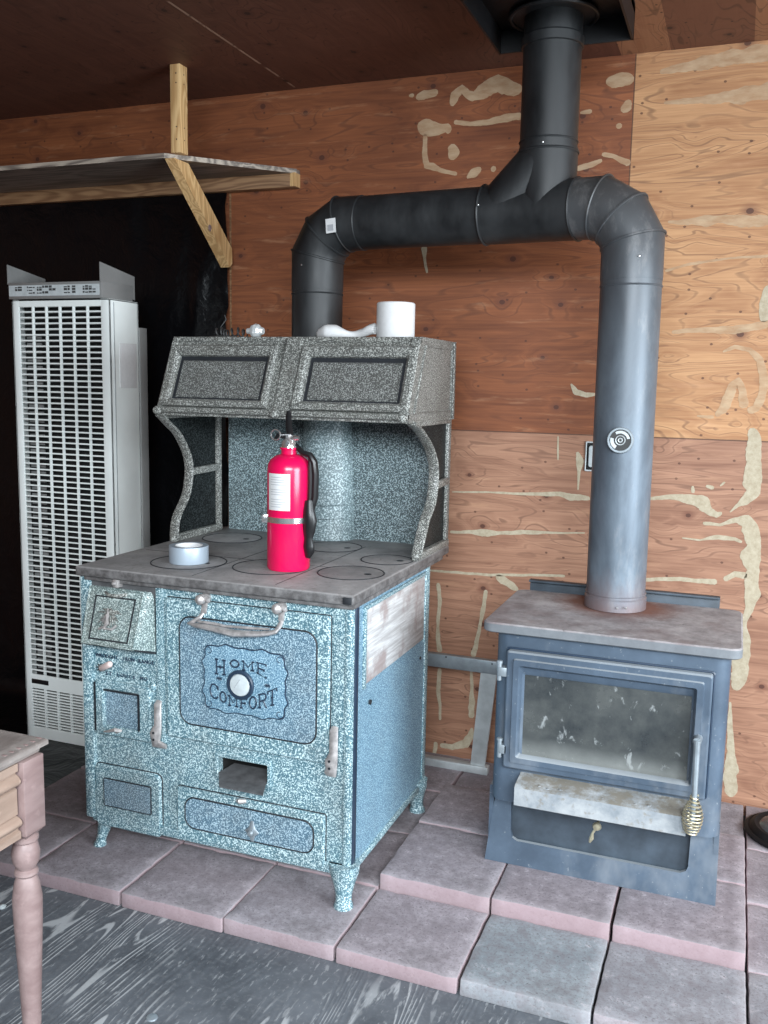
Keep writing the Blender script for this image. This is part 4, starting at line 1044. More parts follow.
# ------------------------------------------------------------------ stove pipe
PRd = .0805; PZ = 1.882
pL, pT, pR = Vector((-1.271, -.42, PZ)), Vector((-.541, -.482, PZ)), Vector((at(634.5, 206, y=-.54).x, -.54, PZ-.006))
PBX = at(615, 603, y=-.54).x
SPt = thing('stove_pipe', 'black metal stove pipe joining both stoves and rising to the ceiling', 'stove pipe', (pR.x, pR.y, .79))
def pipe(name, a, c, r, mat, beads=(), label=None):
    b = MB(); a, c = Vector(a), Vector(c); b.tube([a, c], r, 40); d = (c-a).normalized()
    q = d.to_track_quat('Z', 'Y').to_matrix()
    for t in beads: b.ring(a.lerp(c, t), r, .0028, 40, 6, q)
    return b.build(name, mat, SPt, label)
def elbow(a, corner, c, r, mat, n=3):
    """gored elbow from a through corner to c"""
    a, c, k = Vector(a), Vector(c), Vector(corner); d0 = (k-a).normalized(); d1 = (c-k).normalized()
    ins = min((k-a).length, (k-c).length)
    # arc tangent points polygonised into n gores
    pts = [a]
    ang = math.acos(max(-1, min(1, d0.dot(d1)))); R = ins*.80/math.tan(ang/2)
    s = k-d0*ins*.80; nrm = (d1-d0*d0.dot(d1)).normalized(); cen = s+nrm*R
    segs = n
    for j in range(segs):   # corners of circumscribed polyline
        th0 = ang*j/segs; th = ang*(j+.5)/segs; rr2 = R/math.cos(ang/segs/2)
        pts.append(cen - nrm*rr2*math.cos(th) + d0*rr2*math.sin(th))
    pts.append(c)
    b = MB(); loops = []; m = len(pts); N = 40; side = d0.cross(nrm).normalized()
    joints = []
    for i, p in enumerate(pts):
        if i == 0: t = (pts[1]-p).normalized(); w = 1
        elif i == m-1: t = (p-pts[i-1]).normalized(); w = 1
        else:
            t0, t1 = (p-pts[i-1]).normalized(), (pts[i+1]-p).normalized(); t = (t0+t1).normalized(); w = 1/max(.5, t.dot(t0))
        u = side.cross(t).normalized()
        loop = [p+side*r*math.cos(2*PI*q/N)+u*r*w*math.sin(2*PI*q/N) for q in range(N)]
        loops.append(loop)
        if 0 < i < m-1: joints.append([p+(v-p)*1.012 for v in loop])
    b.loft(loops)
    for jl in joints: b.tube(jl, .0034, 6, wrap=True)
    return b.build('elbow', mat, SPt)
dH = (pT-pL).normalized(); dH2 = (pR-pT).normalized()
# left leg
pipe('pipe_section', (pL.x, pL.y, 1.532), (pL.x, pL.y, PZ-.20), PRd, M['pipe'], (.93,))
elbow((pL.x, pL.y, PZ-.20), pL, pL+dH*.16, PRd*1.015, M['pipe'])
pipe('pipe_section', pL+dH*.14, pT-dH*.16, PRd*.985, M['pipe'], (.05, .955, .985))
# tee
b = MB(); b.tube([pT-dH*.18, pT, pT+dH2*.10], PRd*1.02, 40)
b.tube([(pT.x, pT.y, PZ), (pT.x, pT.y, PZ+.10), (pT.x, pT.y, PZ+.165)], [PRd*1.02, PRd*1.02, PRd*1.02], 40)
# flared web where the upright meets the run
dd_ = .132; LA = []; LB = []; sq = math.sqrt(.5); ydir = dH.cross(Vector((0, 0, 1)))
for k in range(40):
    th = 2*PI*k/40; px_ = -dd_-sq*PRd*math.cos(th); pz_ = sq*PRd*math.cos(th)
    LA.append(pT+dH*(px_-pz_)+ydir*PRd*1.0*math.sin(th)); LB.append(pT+Vector((0, 0, pz_-px_))+ydir*PRd*1.0*math.sin(th))
b.loft([LA, LB])
qd_ = dH.to_track_quat('Z', 'Y').to_matrix()
b.ring(pT-dH*.176, PRd*1.02, .004, 40, 6, qd_); b.ring(pT+dH2*.098, PRd*1.02, .004, 40, 6, dH2.to_track_quat('Z', 'Y').to_matrix())
b.ring((pT.x, pT.y, PZ+.155), PRd*1.02, .004, 40, 6); b.build('tee', M['pipe'], SPt)
pipe('pipe_section', (pT.x, pT.y, PZ+.15), (pT.x, pT.y, HC-.034), PRd*.985, M['pipe'], (.09,))
b = MB(); b.lathe([(PRd, HC-.125), (PRd*1.05, HC-.123), (PRd*1.05, HC-.10), (PRd*1.0, HC-.095)], (pT.x, pT.y, 0), 40); b.ring((pT.x, pT.y, HC-.043), PRd*1.45, .006, 44, 8); b.lathe([(PRd*1.0, HC-.045), (PRd*1.45, HC-.043), (PRd*1.45, HC-.038), (PRd, HC-.036)], (pT.x, pT.y, 0), 40); b.build('trim_collar', M['pipe'], SPt)
# right leg
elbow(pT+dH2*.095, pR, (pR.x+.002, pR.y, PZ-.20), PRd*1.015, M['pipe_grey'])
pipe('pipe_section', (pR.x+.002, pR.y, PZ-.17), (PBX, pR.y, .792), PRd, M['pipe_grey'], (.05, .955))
b = MB(); b.lathe([(PRd*1.005, .792), (PRd*1.05, .792), (PRd*1.05, .822), (PRd*1.005, .826)], (PBX, pR.y, 0), 40)
b.build('pipe_collar', M['pipe_grey'], SPt, 'rusty collar at the wood stove top')
# screws and the paper sticker on the left elbow
b = MB()
def screw(px, py, y):
    b = MB(); p = at(px, py, y=y); b.lathe([(0, 0), (.004, 0), (.003, .003), (0, .0035)], p, 8, R_); b.build('screw', M['chrome'], SPt)
for px, py, y in ((342, 214, -.50), (478, 205, -.555), (577, 205, -.585), (639, 256, -.620), (543, 142, -.56), (548, 34, -.56), (617, 608, -.624), (626, 608, -.624), (302, 265, -.497)): screw(px, py, y)
b = MB(); c = at(331.5, 226, y=-.512); n_ = Vector((-.15, -.98, .05)).normalized(); ux_ = Vector((1, -.12, .07)).normalized(); uz_ = ux_.cross(n_).normalized()*-1
uz_ = Vector((-.07, 0, 1)).normalized()
b.obox(c+Vector((0, -.006, 0)), ux_*.017, n_*.0006, uz_*.021); sl = b.build('sticker', M['paper'], SPt, 'small white sticker on the left elbow')
b = MB(); b.obox(c+Vector((.0, -.0072, -.006)), ux_*.010, n_*.0006, uz_*.009); b.build('sticker_lettering', M['ink'], sl)
# round magnetic thermometer
tcn = at(620, 440, y=pR.y-PRd); dirn = (Vector((ORG.x, ORG.y, tcn.z))-Vector((pR.x, pR.y, tcn.z))).normalized()
# direction round the pipe where the dial sits
ang_c = at(620, 440, y=pR.y-PRd*.97); off = Vector((ang_c.x-(pR.x+.004), -PRd, 0)).normalized()
pc = Vector((pR.x+.006, pR.y, ang_c.z))+off*(PRd*1.0)
qm = off.to_track_quat('Z', 'Y').to_matrix()
TH = thing('flue_thermometer', 'round black and silver dial stuck on the right upright stove pipe', 'thermometer', pc)
b = MB(); b.lathe([(0, 0), (.034, 0), (.035, .008), (.033, .011), (.029, .011), (.029, .008), (0, .008)], pc, 36, qm); b.build('case', M['steel'], TH)
b = MB(); b.lathe([(0, .008), (.028, .008), (.028, .0095), (0, .0095)], pc, 32, qm); fc = b.build('dial_face', M['iron'], TH)
b = MB()
b.ring(pc+off*.0098, .012, .0014, 24, 5, qm)
b.loft([[pc+off*.0102+qm@Vector((r*math.cos(a), r*math.sin(a), 0)) for a in [.2+k*.14 for k in range(15)]] for r in (.018, .025)], False)
b.ring(pc+off*.0098, .005, .0016, 16, 5, qm); b.build('dial_marks', M['steel_light'], fc)
b = MB(); b.loft([[pc+off*.0104+qm@Vector((r*math.cos(a), r*math.sin(a), 0)) for a in [2.9+k*.1 for k in range(14)]] for r in (.017, .026)], False)
b.build('dial_band', M['steel_light'], fc)

# ceiling support box
b = MB(); b.box(-.712, -.336, -.80, -.398, HC-.032, HC, .002)
for q in ((-.712, -.706, -.80, -.398), (-.342, -.336, -.80, -.398), (-.712, -.336, -.80, -.794), (-.712, -.336, -.404, -.398)): b.box(*q, HC-.095, HC-.01)
o = b.build('ceiling_support_box', M['black'], None); tag(o, 'square black metal box fixed to the ceiling round the stove pipe', 'support box')

# ------------------------------------------------------------------ wood stove
WX0, WX1, WYF, WYB = -.553, .026, -.835, -.45
WS = thing('wood_stove', 'blue grey steel wood stove with glass door standing on the raised pavers', 'stove', ((WX0+WX1)/2, -.63, UT))
b = MB()
o = rrect(-.585, .049, -.86, -.435, .028, 6); o = [(x, y) for x, y in o]
i_ = rrect(-.581, .045, -.856, -.439, .025, 6)
b.loft([[(x, y, .764) for x, y in i_], [(x, y, .767) for x, y in o], [(x, y, .787) for x, y in o], [(x, y, .7905) for x, y in i_]])
b.build('top_plate', M['stove_top'], WS, 'dusty rust stained top plate')
b = MB(); bx = rrect(WX0, WX1, WYF, WYB, .035, 8); zb0 = .30
b.loft([[(x, y, zb0) for x, y in bx], [(x, y, .765) for x, y in bx]]); b.build('body', M['stove'], WS)
# door: stepped frame
WD = lambda x, y, yy=-.86: at(x, y, y=yy)
dz1 = (WD(505, 651).z+WD(713, 675).z)/2; dz0 = (WD(505, 769).z+WD(703, 799).z)/2; dx0, dx1 = WD(505, 700).x, WD(709, 740).x
gz1 = (WD(523, 678).z+WD(691, 697).z)/2; gz0 = (WD(523, 756).z+WD(686, 786).z)/2; gx0, gx1 = WD(522, 710).x, WD(689, 740).x
b = MB()
steps = [(0, WYF+.002), (0, -.858), (.004, -.862), (.018, -.862), (.020, -.868), (.034, -.868), (.038, -.862), (.040, -.850)]
loops = []
for k, yy in steps: loops.append([(x, yy, z) for x, z in rrect(dx0+k, dx1-k, dz0+k, dz1-k, .006, 3)])
loops += [[(x, -.846, z) for x, z in rrect(gx0-.006, gx1+.006, gz0-.006, gz1+.006, .004, 3)], [(x, -.842, z) for x, z in rrect(gx0, gx1, gz0, gz1, .003, 3)], [(x, -.838, z) for x, z in rrect(gx0, gx1, gz0, gz1, .003, 3)]]
b.loft(loops, True, (False, False)); wd = b.build('door', M['stove'], WS)
b = MB(); b.tube([(x, WYF-.004, z) for x, z in rrect(dx0-.002, dx1+.002, dz0-.002, dz1+.002, .006, 3)], .0035, 6, wrap=True, ref=(0, 1, 0)); b.build('gap_shade_strip', M['strip_blue'], wd)
b = MB(); b.box(gx0, gx1, -.8405, -.8385, gz0, gz1); b.build('glass_pane', M['sooty_glass'], wd, 'sooty dust specked glass')
b = MB(); b.box(dx0+.02, dx1-.02, -.8365, -.8362, gz0-.02, gz1+.02); b.build('firebox_opening', M['hole'], WS)
# hinges
for py in (671, 748):
    b = MB(); p = WD(499.5, py, -.855); b.tube([p+Vector((0, 0, .024)), p+Vector((0, 0, -.024))], .006, 10); b.box(p.x-.002, p.x+.02, -.862, -.835, p.z-.012, p.z+.012, .002); b.lathe([(0, 0), (.008, 0), (.008, .006), (0, .008)], p+Vector((0, 0, .022)), 10)
    b.build('hinge', M['steel'], wd)
# handle rod and spring grip
h0 = WD(697, 742, -.895); h1 = WD(694.5, 795, -.905); h2 = WD(691, 833, -.912)
b = MB(); b.tube([h0+Vector((.002, .03, .0)), h0+Vector((0, .005, 0)), h0], .010, 10); b.tube([h0+Vector((0, 0, .004)), h0.lerp(h1, .5), h1, h1.lerp(h2, .7)], [.0085, .007, .0065, .006], 10); hd = b.build('handle', M['steel'], wd)
b = MB(); P = []; R2 = []; T = 11
for k in range(T*16+1):
    t = k/(T*16); a = t*T*2*PI; rad = .008+.014*math.sin(PI*min(1, t*1.05)**1.3)**1.1 if t > .15 else .009
    rad = .0085+.0145*max(0, math.sin(PI*max(0, (t-.12)/.95)))**.9
    c = h1.lerp(h2, t); P.append((c.x+rad*math.cos(a), c.y+rad*math.sin(a), c.z))
b.tube(P, .0024, 6); b.build('spring_grip', M['brass'], hd, 'brassy spring coil grip')
# ash lip
LY = -.905
zt_l = (at(513, 787, y=LY).z+at(690, 816, y=LY).z)/2; zb_l = (at(514.6, 806, y=LY).z+at(683, 837, y=LY).z)/2
b = MB()
X0, X1 = at(514, 797, y=LY).x, at(686, 826, y=LY).x
pr_ = [(-.834, zt_l+.012), (-.84, zt_l+.008), (LY+.006, zt_l+.002), (LY, zt_l-.003), (LY, zb_l+.003), (LY+.004, zb_l), (LY+.010, zb_l+.004), (LY+.012, zt_l-.016), (-.834, zt_l-.014)]
b.loft([[(x, y, z) for y, z in pr_] for x in (X0, X1)])
for k in range(60):
    x = random.uniform(X0+.01, X1-.01); y = random.uniform(LY+.012, -.842); r = random.uniform(.002, .006); b.lathe([(0, 0), (r, 0), (r*.8, r*.6), (0, r*.9)], (x, y, zt_l+.001), 6)
b.build('ash_lip', M['ash'], WS, 'ash covered front lip')
# pedestal: recessed box and flared skirt with cheeks
PF = -.752
b = MB(); b.box(-.530, -.030, -.722, -.47, UT+.002, zb0+.002)
b.build('pedestal_box', M['stove_dark'], WS)
b = MB()
zc = at(520, 812, y=-.735).z
# skirt front plate (sloping) with raised side cheeks
A = [(-.580, -.758, UT), (.031, -.758, UT), (.028, -.745, zb0), (-.040, -.745, zb0), (-.042, -.742, UT+.085), (-.047, -.740, UT+.070), (-.062, -.740, UT+.062), (-.495, -.740, UT+.062), (-.508, -.741, UT+.07), (-.513, -.742, UT+.09), (-.514, -.745, zb0), (-.555, -.745, zb0)]
b.loft([[Vector(p) for p in A], [Vector(p)+Vector((0, .012, 0)) for p in A]])
for X in (-.568, .022): b.box(X-.006, X+.006, -.75, -.47, UT, zb0)
b.box(-.575, .028, -.482, -.47, UT, zb0); b.build('pedestal_skirt', M['stove'], WS)
# air control pull
p = at(597, 826, y=-.80); b = MB(); b.tube([(p.x, -.735, p.z), (p.x, -.80, p.z)], .004, 8); b.lathe([(0, 0), (.010, .002), (.012, .008), (.009, .014), (0, .016)], (p.x, -.795, p.z), 14, R_)
b.tube([(p.x-.002, -.80, p.z-.006), (p.x-.010, -.803, p.z-.02), (p.x-.012, -.805, p.z-.034), (p.x-.016, -.805, p.z-.046)], [.004, .0035, .0065, .003], 8); b.build('air_control', M['brass'], WS, 'brassy air control pull')
# rear heat shield above the top plate
b = MB(); b.box(-.556, -.012, -.405, -.400, .55, .818, .001); b.box(-.556, -.012, -.425, -.400, .812, .818, .001)
for x in (-.45, -.1): b.box(x-.01, x+.01, WYB-.002, -.40, .60, .62)
b.build('heat_shield', M['stove_dark'], WS, 'dark rear heat shield')

# ------------------------------------------------------------------ metal frame leaning at the wall
MY = -.115
MF = thing('metal_frame', 'grey galvanized metal frame against the wall between the two stoves', 'metal frame', (-.87, MY, PT))
q0, q1 = at(424, 655, y=MY), at(500, 660, y=MY); zr = (at(430, 661, y=MY).z+at(497, 665, y=MY).z)/2
b = MB(); b.box(-1.02, -.60, MY-.012, MY+.012, zr-.024, zr+.024, .003); b.mi = 1
for px, py in ((492, 664), (446, 657)): p = at(px, py, y=MY-.0125); b.lathe([(0, 0), (.003, 0), (0, .001)], p, 8, R_)
b.build('rail', [M['steel'], M['groove']], MF)
t0, t1, t2, t3 = at(481, 672, y=MY), at(497, 673, y=MY), at(470, 775, y=MY), at(484, 777, y=MY)
b = MB(); pts = [t0, t1, t3, t2]
for p_ in pts[2:]: p_.z = max(p_.z, PT+.012)
b.loft([[p_+Vector((0, -.004, 0)) for p_ in pts], [p_+Vector((0, .008, 0)) for p_ in pts]]); b.build('leaning_plate', M['steel_light'], MF)
b = MB(); b.box(-1.0, -.735, MY-.016, MY+.016, PT, PT+.028, .002); b.build('bottom_rail', M['steel_light'], MF)

# outlet box on the wall behind the pipe
p = at(595, 456.5, y=0)
OT = thing('outlet_box', 'metal electrical outlet box set in the wall behind the right pipe', 'outlet', (p.x, 0, p.z))
b = MB(); frame(b, (p.x-.032, p.x+.032, p.z-.050, p.z+.050), (p.x-.028, p.x+.028, p.z-.045, p.z+.045), .004, .003, -.0005, -.006, .001); b.build('box_rim', M['steel_light'], OT)
b = MB(); b.box(p.x-.028, p.x+.028, -.003, -.0008, p.z-.045, p.z+.045); b.build('box_inside', M['hole'], OT)
b = MB(); plate(b, p.x-.021, p.x+.012, p.z-.036, p.z+.036, .008, -.003, -.008, .002); b.build('receptacle', M['white'], OT)

# ------------------------------------------------------------------ wall heater
HX0, HX1, HYF, HYB, HZ = -2.512, -2.082, -.40, -.235, 1.672
WH = thing('louvered_heater', 'tall white louvered wall heater standing before the black plastic', 'heater', ((HX0+HX1)/2, (HYF+HYB)/2, .004))
gx = [at(22, 400, y=HYF).x, at(100.5, 400, y=HYF).x]; gx = [HX0+.030, at(101, 320, y=HYF).x]
gzt = at(60, 306, y=HYF).z; gzb = .255; lzt, lzb = .205, .045
b = MB()
b.box(HX0, HX0+.004, HYF, HYB, .004, HZ); b.box(HX1-.004, HX1, HYF, HYB, .004, HZ, .001); b.box(HX0, HX1, HYB-.004, HYB, .004, HZ); b.box(HX0, HX1, HYF, HYB, HZ-.004, HZ)
b.box(HX0, gx[0], HYF, HYF+.006, .004, HZ, .001); b.box(gx[1], HX1, HYF, HYF+.006, .004, HZ, .001)
for z0, z1 in ((gzt, HZ), (lzt, gzb), (.004, lzb)): b.box(gx[0], gx[1], HYF, HYF+.006, z0, z1)
b.mi = 1; b.box(HX0+.01, HX1-.01, HYF+.05, HYF+.055, .01, HZ-.01)
cab = b.build('cabinet', [M['heater_white'], M['hole']], WH)
b = MB(); b.box(HX1-.001, HX1+.0015, HYF+.02, HYF+.024, .01, HZ-.01); b.build('panel_seam', M['steel_light'], cab)
b = MB(); b.box(HX1-.001, HX1+.002, HYF+.05, HYB-.015, HZ-.31, HZ-.15, .001); b.build('side_label', M['paper'], cab)
def grille(name, z0, z1, rows, cols, slat=.009):
    b = MB(); dz = (z1-z0)/rows
    for k in range(rows+1):
        z = z0+dz*k; b.obox(((gx[0]+gx[1])/2, HYF+.006, z), ((gx[1]-gx[0])/2, 0, 0), (0, .005, -.001), (0, .0005, slat*.42))
    for k in range(1, cols):
        x = gx[0]+(gx[1]-gx[0])*k/cols; b.box(x-.0026, x+.0026, HYF, HYF+.01, z0, z1)
    b.build(name, M['heater_white'], WH)
grille('upper_grille', gzb, gzt, 68, 6, .006); grille('lower_grille', lzb, lzt, 14, 6, .0065)
b = MB()
for k in range(46):       # dark burner tubes with pale fins glimpsed behind the louvers
    z = gzb+.02+k*.028; b.box(gx[0]+.005, gx[0]+.07, HYF+.03, HYF+.035, z, z+.012)
b.build('heat_exchanger', M['heater_grey'], WH)
b = MB(); b.box(HX0+.03, HX0+.11, HYF-.002, HYF+.001, .222, .240, .001); b.build('name_plate', M['black'], WH)
zc0, zc1 = at(15, 297, y=HYF).z, at(15, 282, y=HYF).z
b = MB(); b.box(HX0-.004, HX1-.022, HYF-.012, HYB, HZ+.002, HZ+.060, .002)
for x0 in (HX0-.008, HX1-.030):
    b.loft([[(x0, HYF-.012, HZ+.055), (x0, HYF-.012, HZ+.125), (x0, HYB+.02, HZ+.095), (x0, HYB+.02, HZ+.01)], [(x0+.003, HYF-.012, HZ+.055), (x0+.003, HYF-.012, HZ+.125), (x0+.003, HYB+.02, HZ+.095), (x0+.003, HYB+.02, HZ+.01)]])
cap = b.build('top_cap', M['heater_grey'], WH, 'grey cap with two upright flanges')
b = MB(); b.box(HX0, HX1-.032, HYF-.0135, HYF-.012, HZ+.012, HZ+.050); st = b.build('warning_sticker', M['white'], cap, 'worn printed white strip')
b = MB(); x = HX0+.006
while x < HX1-.05:
    w = random.uniform(.004, .018)
    if random.random() < .72:
        for z in (HZ+.020, HZ+.030, HZ+.040):
            if random.random() < .8: b.box(x, x+w, HYF-.0142, HYF-.0134, z, z+random.choice((.004, .006, .008)))
    x += w+.003
b.build('sticker_lettering', M['ink_dark'], st)
b = MB(); b.box(HX1-.004, HX1+.006, HYB, HYB+.045, .004, HZ-.09, .002); b.box(HX0+.02, HX1-.02, HYB, HYB+.05, .004, HZ-.09); b.build('back_box', M['heater_grey'], WH)

# ------------------------------------------------------------------ black plastic sheet on the wall, spilling onto the floor
b = MB(); nx, path = 64, []
PXL, PXR = -3.28, -1.832
for k in range(41): path.append((-.012, 2.088-(2.088-.02)*k/40))
for k in range(1, 15): path.append((-.02-.92*k/14*.98, .0025))
rows = []
for j, (y, z) in enumerate(path):
    row = []
    for i in range(nx+1):
        t = i/nx; x = PXL+(PXR-PXL)*t
        if j > 40: x = min(x, PXL+(-2.085-PXL)*t)
        q = Vector((x*3.2, z*2.0+y, 0)); d = mnoise.noise(q)*.022+mnoise.noise(q*3.1)*.010
        # gathers fanning from the right edge
        e = max(0, 1-(PXR-x)/.35); d += e*.018*math.sin(9*z+16*(PXR-x)*(1+z)+2*mnoise.noise(Vector((x*9, z*9, 2))))
        if j <= 40: row.append((x+ (mnoise.noise(Vector((0, 0, z*5)))*.008 if i == nx else 0), min(-.002, y-abs(d)*.9-.004), z))
        else: row.append((x, y, z+abs(d)*.10*(1 if abs(x+2.3) > .28 or y < -.5 else 0)))
    rows.append(row)
b.loft(rows, False); o = b.build('black_plastic_sheet', M['plastic'], None, angle=80)
tag(o, 'wrinkled black plastic sheet hung on the back wall behind the heater', 'plastic sheet')
b = MB(); b.box(PXR+.001, PXR+.006, -.006, 0, 1.50, 2.088); ebs = b.build('wall_batten', M['pine_x'], None); tag(ebs, 'thin pale wood strip along the plastic sheet right edge', 'strip')

# ------------------------------------------------------------------ shelf with hanger and brace
SH = thing('plywood_shelf', 'weathered plywood shelf with wooden hanger and brace at upper left', 'shelf', (-2.2, 0, 2.09))
zs0, zs1 = 2.138, 2.152
poly = [(-3.29, -.002), (-1.541, -.002), (-1.541, -.03), (-1.872, -.368), (-3.29, -.372)]
b = MB(); b.loft([[(x, y, zs0) for x, y in poly], [(x, y, zs1) for x, y in poly]])
sb = b.build('shelf_board', M['shelf_board'], SH)
b = MB(); 
for (p, q) in ((poly[2], poly[3]), (poly[3], poly[4])):
    p = Vector((*p, (zs0+zs1)/2)); q = Vector((*q, (zs0+zs1)/2)); b.bar(p, q, .003, zs1-zs0+.002, (0, 0, 1))
b.build('frayed_edge', M['board_edge'], sb, 'splintered pale board edge')
b = MB(); b.box(-3.29, -1.541, -.042, -.001, 2.09, zs0, .002); b.build('cleat', M['pine_x'], SH)
b = MB(); b.box(-1.560, -1.540, -.043, -.0005, 2.092, zs0+.001); b.build('cleat_end', M['pine_z'], SH)
ht = at(180, 66, z=HC); hx = -1.832
b = MB(); b.box(hx-.014, hx+.024, -.365, -.318, zs1, HC, .002); b.mi = 1
for z in (HC-.03, HC-.06, HC-.2, HC-.24): b.lathe([(0, 0), (.0025, 0), (0, .001)], (hx+.01, -.3655, z), 6, R_); b.lathe([(0, 0), (.0025, 0), (0, .001)], (hx+.0245, -.34, z), 6, Matrix.Rotation(PI/2, 3, 'Y'))
b.build('hanger', [M['pine_z'], M['groove']], SH)
B0 = Vector((-1.850, -.352, 2.136)); B1 = Vector((-1.850, -.012, 1.838)); dB = (B1-B0).normalized(); nB = Vector((0, -dB.z, dB.y)); nB = Vector((0, dB.z, -dB.y))
b = MB(); hw = .040
if nB.z > 0: nB = -nB
c4 = [B0+Vector((0, -.012, 0)), B0+Vector((0, .075, 0)), Vector((0, -.036, B1.z+.045)), Vector((0, -.034, B1.z-.01)), Vector((0, -.052, B1.z-.025))]
for q_, p_ in enumerate(c4): p_.x = -1.852 if q_ < 2 else -1.822
b.prism([p_+Vector((-.019, 0, 0)) for p_ in c4], (.038, 0, 0)); b.mi = 1
kn_ = B0.lerp(B1, .60)+Vector((.035, -.022, -.02)); b.lathe([(0, 0), (.012, 0), (.009, .001), (0, .001)], kn_, 10, Matrix.Rotation(PI/2, 3, 'Y'))
b.build('brace', [M['pine_z'], M['table']], SH)

# ------------------------------------------------------------------ side table, lower left
TZ = .74; tcx, tcy = -1.150, -1.829
TB = thing('side_table', 'worn pinkish brown wooden cabinet table with turned legs at lower left', 'table', (tcx-.40, tcy-.22, 0))
b = MB(); tw, td2 = .82, .46
def tp(k): return [(tcx-tw+k, tcy-td2+k), (tcx-k, tcy-td2+k), (tcx-k, tcy-k), (tcx-tw+k, tcy-k)]
L = [(0.026, TZ-.030), (.012, TZ-.026), (.010, TZ-.018), (.0, TZ-.014), (0, TZ-.006), (.005, TZ-.002), (.03, TZ), (.034, TZ-.002)]
b.loft([[(x, y, z) for x, y in tp(k)] for k, z in L], True, (True, True)); tt_ = b.build('table_top', M['table_top'], TB)
b = MB()
for k in range(26): y = tcy-.006-k*.0175; b.box(tcx-.018, tcx-.008, y-.006, y, TZ-.0035, TZ-.0008, .001)
b.build('edge_carving', M['table'], tt_); b = MB()
b.tube([(tcx-.10, tcy-.035, TZ+.0), (tcx-.075, tcy-.06, TZ+.0), (tcx-.085, tcy-.10, TZ+.0)], .004, 6)
b.build('dark_scratch', M['groove'], tt_)
ax1, ay1 = tcx-.030, tcy-.030
zp0 = at(43, 822, y=ay1).z; zp0 = .560
b = MB()
for X in (ax1-.052, tcx-tw+.03):
    for Y in (ay1-.050, tcy-td2+.03):
        pass
def tleg(x, y):
    b = MB(); b.box(x-.026, x+.026, y-.026, y+.026, zp0+.01, TZ-.028, .002)
    b.loft([[(x+s*h, y+t*h, z) for s, t in ((-1, -1), (1, -1), (1, 1), (-1, 1))] for h, z in ((.026, zp0+.011), (.016, zp0))])
    pr = [(.017, zp0+.002), (.024, zp0-.003), (.024, zp0-.009), (.019, zp0-.013), (.022, zp0-.017), (.026, zp0-.035), (.024, zp0-.052), (.016, zp0-.066), (.021, zp0-.070), (.022, zp0-.075), (.018, zp0-.080), (.023, zp0-.095), (.027, zp0-.125), (.026, zp0-.17), (.022, zp0-.26), (.017, zp0-.38), (.014, zp0-.47), (.017, zp0-.50), (.013, zp0-.52), (.016, .012), (.013, 0), (0, 0)]
    b.lathe(pr, (x, y, 0), 24); b.build('leg', M['table'], TB)
for X in (tcx-.029, tcx-tw+.029):
    for Y in (tcy-.036, tcy-td2+.036): tleg(X, Y)
# moulded side apron with curved rails
def apron(name, horizontal, X):
    b = MB(); z1 = TZ-.028; z0 = zp0+.010; prof = []
    n = 48
    for k in range(n+1):
        t = k/n; z = z0+(z1-z0)*t
        d = .004
        if t < .10: d = .014
        elif t < .14: d = .008
        elif t < .28: d = .010+.008*math.sin((t-.14)/.14*PI)
        elif t < .31: d = .004
        elif t < .66: d = .008
        elif t < .69: d = .004
        elif t < .84: d = .010+.008*math.sin((t-.69)/.15*PI)
        elif t < .88: d = .006
        else: d = .012
        prof.append((d, z))
    y0, y1 = tcy-td2+.06, tcy-.066
    if not horizontal: b.loft([[(X-.012, y, z0)] + [(X+d, y, z) for d, z in prof]+[(X-.012, y, z1)] for y in (y0, y1)])
    else: b.loft([[(x, X+.012, z0)] + [(x, X-d, z) for d, z in prof]+[(x, X+.012, z1)] for x in (tcx-tw+.07, tcx-.07)])
    b.build(name, M['table_panel'], TB)
apron('side_apron', False, tcx-.024)
b = MB(); b.box(tcx-tw+.07, tcx-.07, tcy-.055, tcy-.035, zp0+.01, TZ-.028); b.build('back_apron', M['table'], TB)
apron('front_apron', True, tcy-td2+.045)
b = MB(); b.box(tcx-tw+.03, tcx-tw+.05, tcy-td2+.06, tcy-.06, zp0+.01, TZ-.028); b.build('side_apron', M['table'], TB)

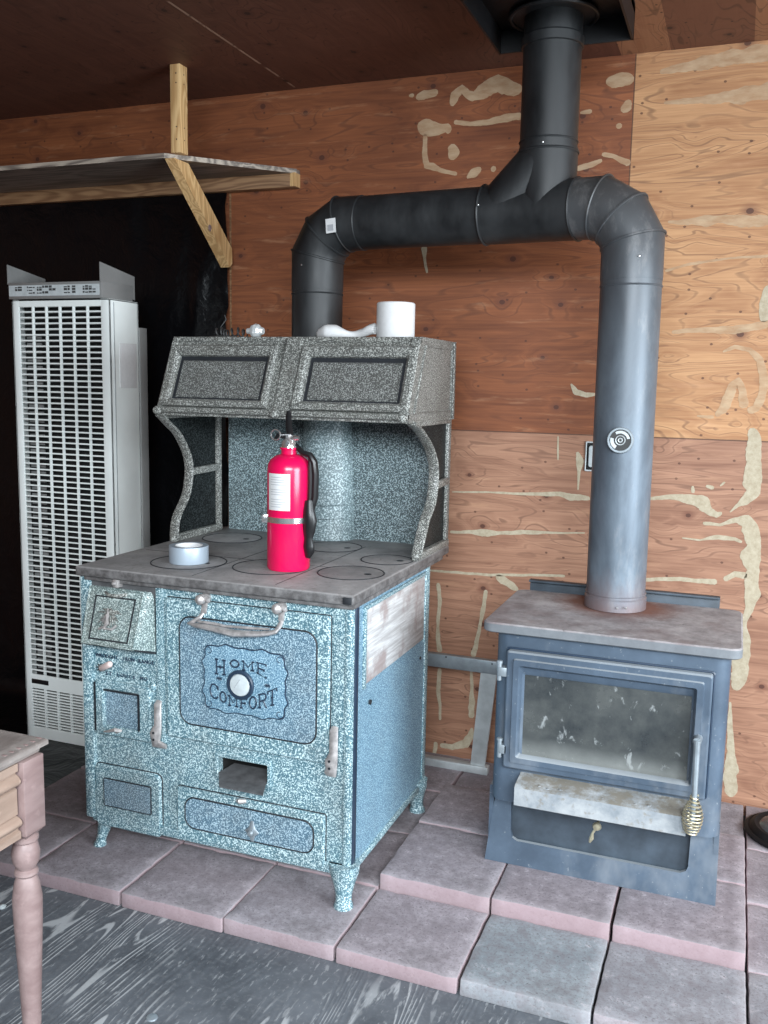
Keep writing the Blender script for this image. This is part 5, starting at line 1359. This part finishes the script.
# ------------------------------------------------------------------ black oval lid at the right edge
lc = Vector((.245, -.19, PT))
LD = thing('oval_lid', 'black rimmed oval lid with glossy domed centre lying on the right pavers', 'lid', lc)
b = MB(); b.lathe([(.085, PT), (.128, PT), (.140, PT+.006), (.141, PT+.014), (.134, PT+.018), (.128, PT+.016), (.122, PT+.026), (.112, PT+.032), (.104, PT+.028), (.095, PT+.028)], lc*1-Vector((0, 0, PT)), 48, Matrix.Identity(3)); b.build('rim', M['black_matte'], LD)
b = MB(); b.lathe([(.100, PT+.026), (.09, PT+.034), (.06, PT+.043), (.03, PT+.047), (0, PT+.048)], lc*1-Vector((0, 0, PT)), 40); b.build('dome', plain('dome_glossy', (.05, .06, .07), .15, 0, .2, 10), LD)

# bits on the floor
b = MB()
c = at(2, 908, z=0)
b.lathe([(0, 0), (.010, .001), (.012, .005), (.006, .008), (0, .009)], (c.x, c.y, 0), 7); o = b.build('plaster_chip', M['white'], None); tag(o, 'small white chip lying on the floor at the left edge', 'chip')
c = at(152, 1018, z=0); b = MB(); b.lathe([(0, 0), (.013, 0), (.012, .003), (.005, .005), (0, .005)], (c.x, c.y, 0), 14); o = b.build('nail_head', M['steel'], None); tag(o, 'round grey nail head in the floor near the bottom', 'nail')

# ------------------------------------------------------------------ light
def area(name, loc, target, sx, sy, power, col):
    l = bpy.data.lights.new(name, 'AREA'); l.shape = 'RECTANGLE'; l.size = sx; l.size_y = sy; l.energy = power; l.color = col
    o = bpy.data.objects.new(name, l); C.objects.link(o); o.location = loc
    o.rotation_euler = (Vector(target)-Vector(loc)).to_track_quat('-Z', 'Y').to_euler(); return o
dl = area('doorway_light', (2.5, -2.2, 1.45), (-.6, -.7, .25), 1.8, 1.6, 105, (.84, .93, 1.0)); dl.data.spread = math.radians(130)
fl_ = area('front_light', (.6, -4.3, 2.2), (-.8, -.8, .10), 2.6, 1.0, 100, (.86, .94, 1.0)); fl_.data.spread = math.radians(92)
w = bpy.data.worlds.new('world'); bpy.context.scene.world = w; w.use_nodes = True
w.node_tree.nodes['Background'].inputs[0].default_value = (.72, .86, 1.0, 1); w.node_tree.nodes['Background'].inputs[1].default_value = .18
sc = bpy.context.scene
sc.view_settings.view_transform = 'Standard'; sc.view_settings.look = 'None'; sc.view_settings.exposure = 0; sc.view_settings.gamma = 1
sc.cycles.use_denoising = True
sc.cycles.max_bounces = 8
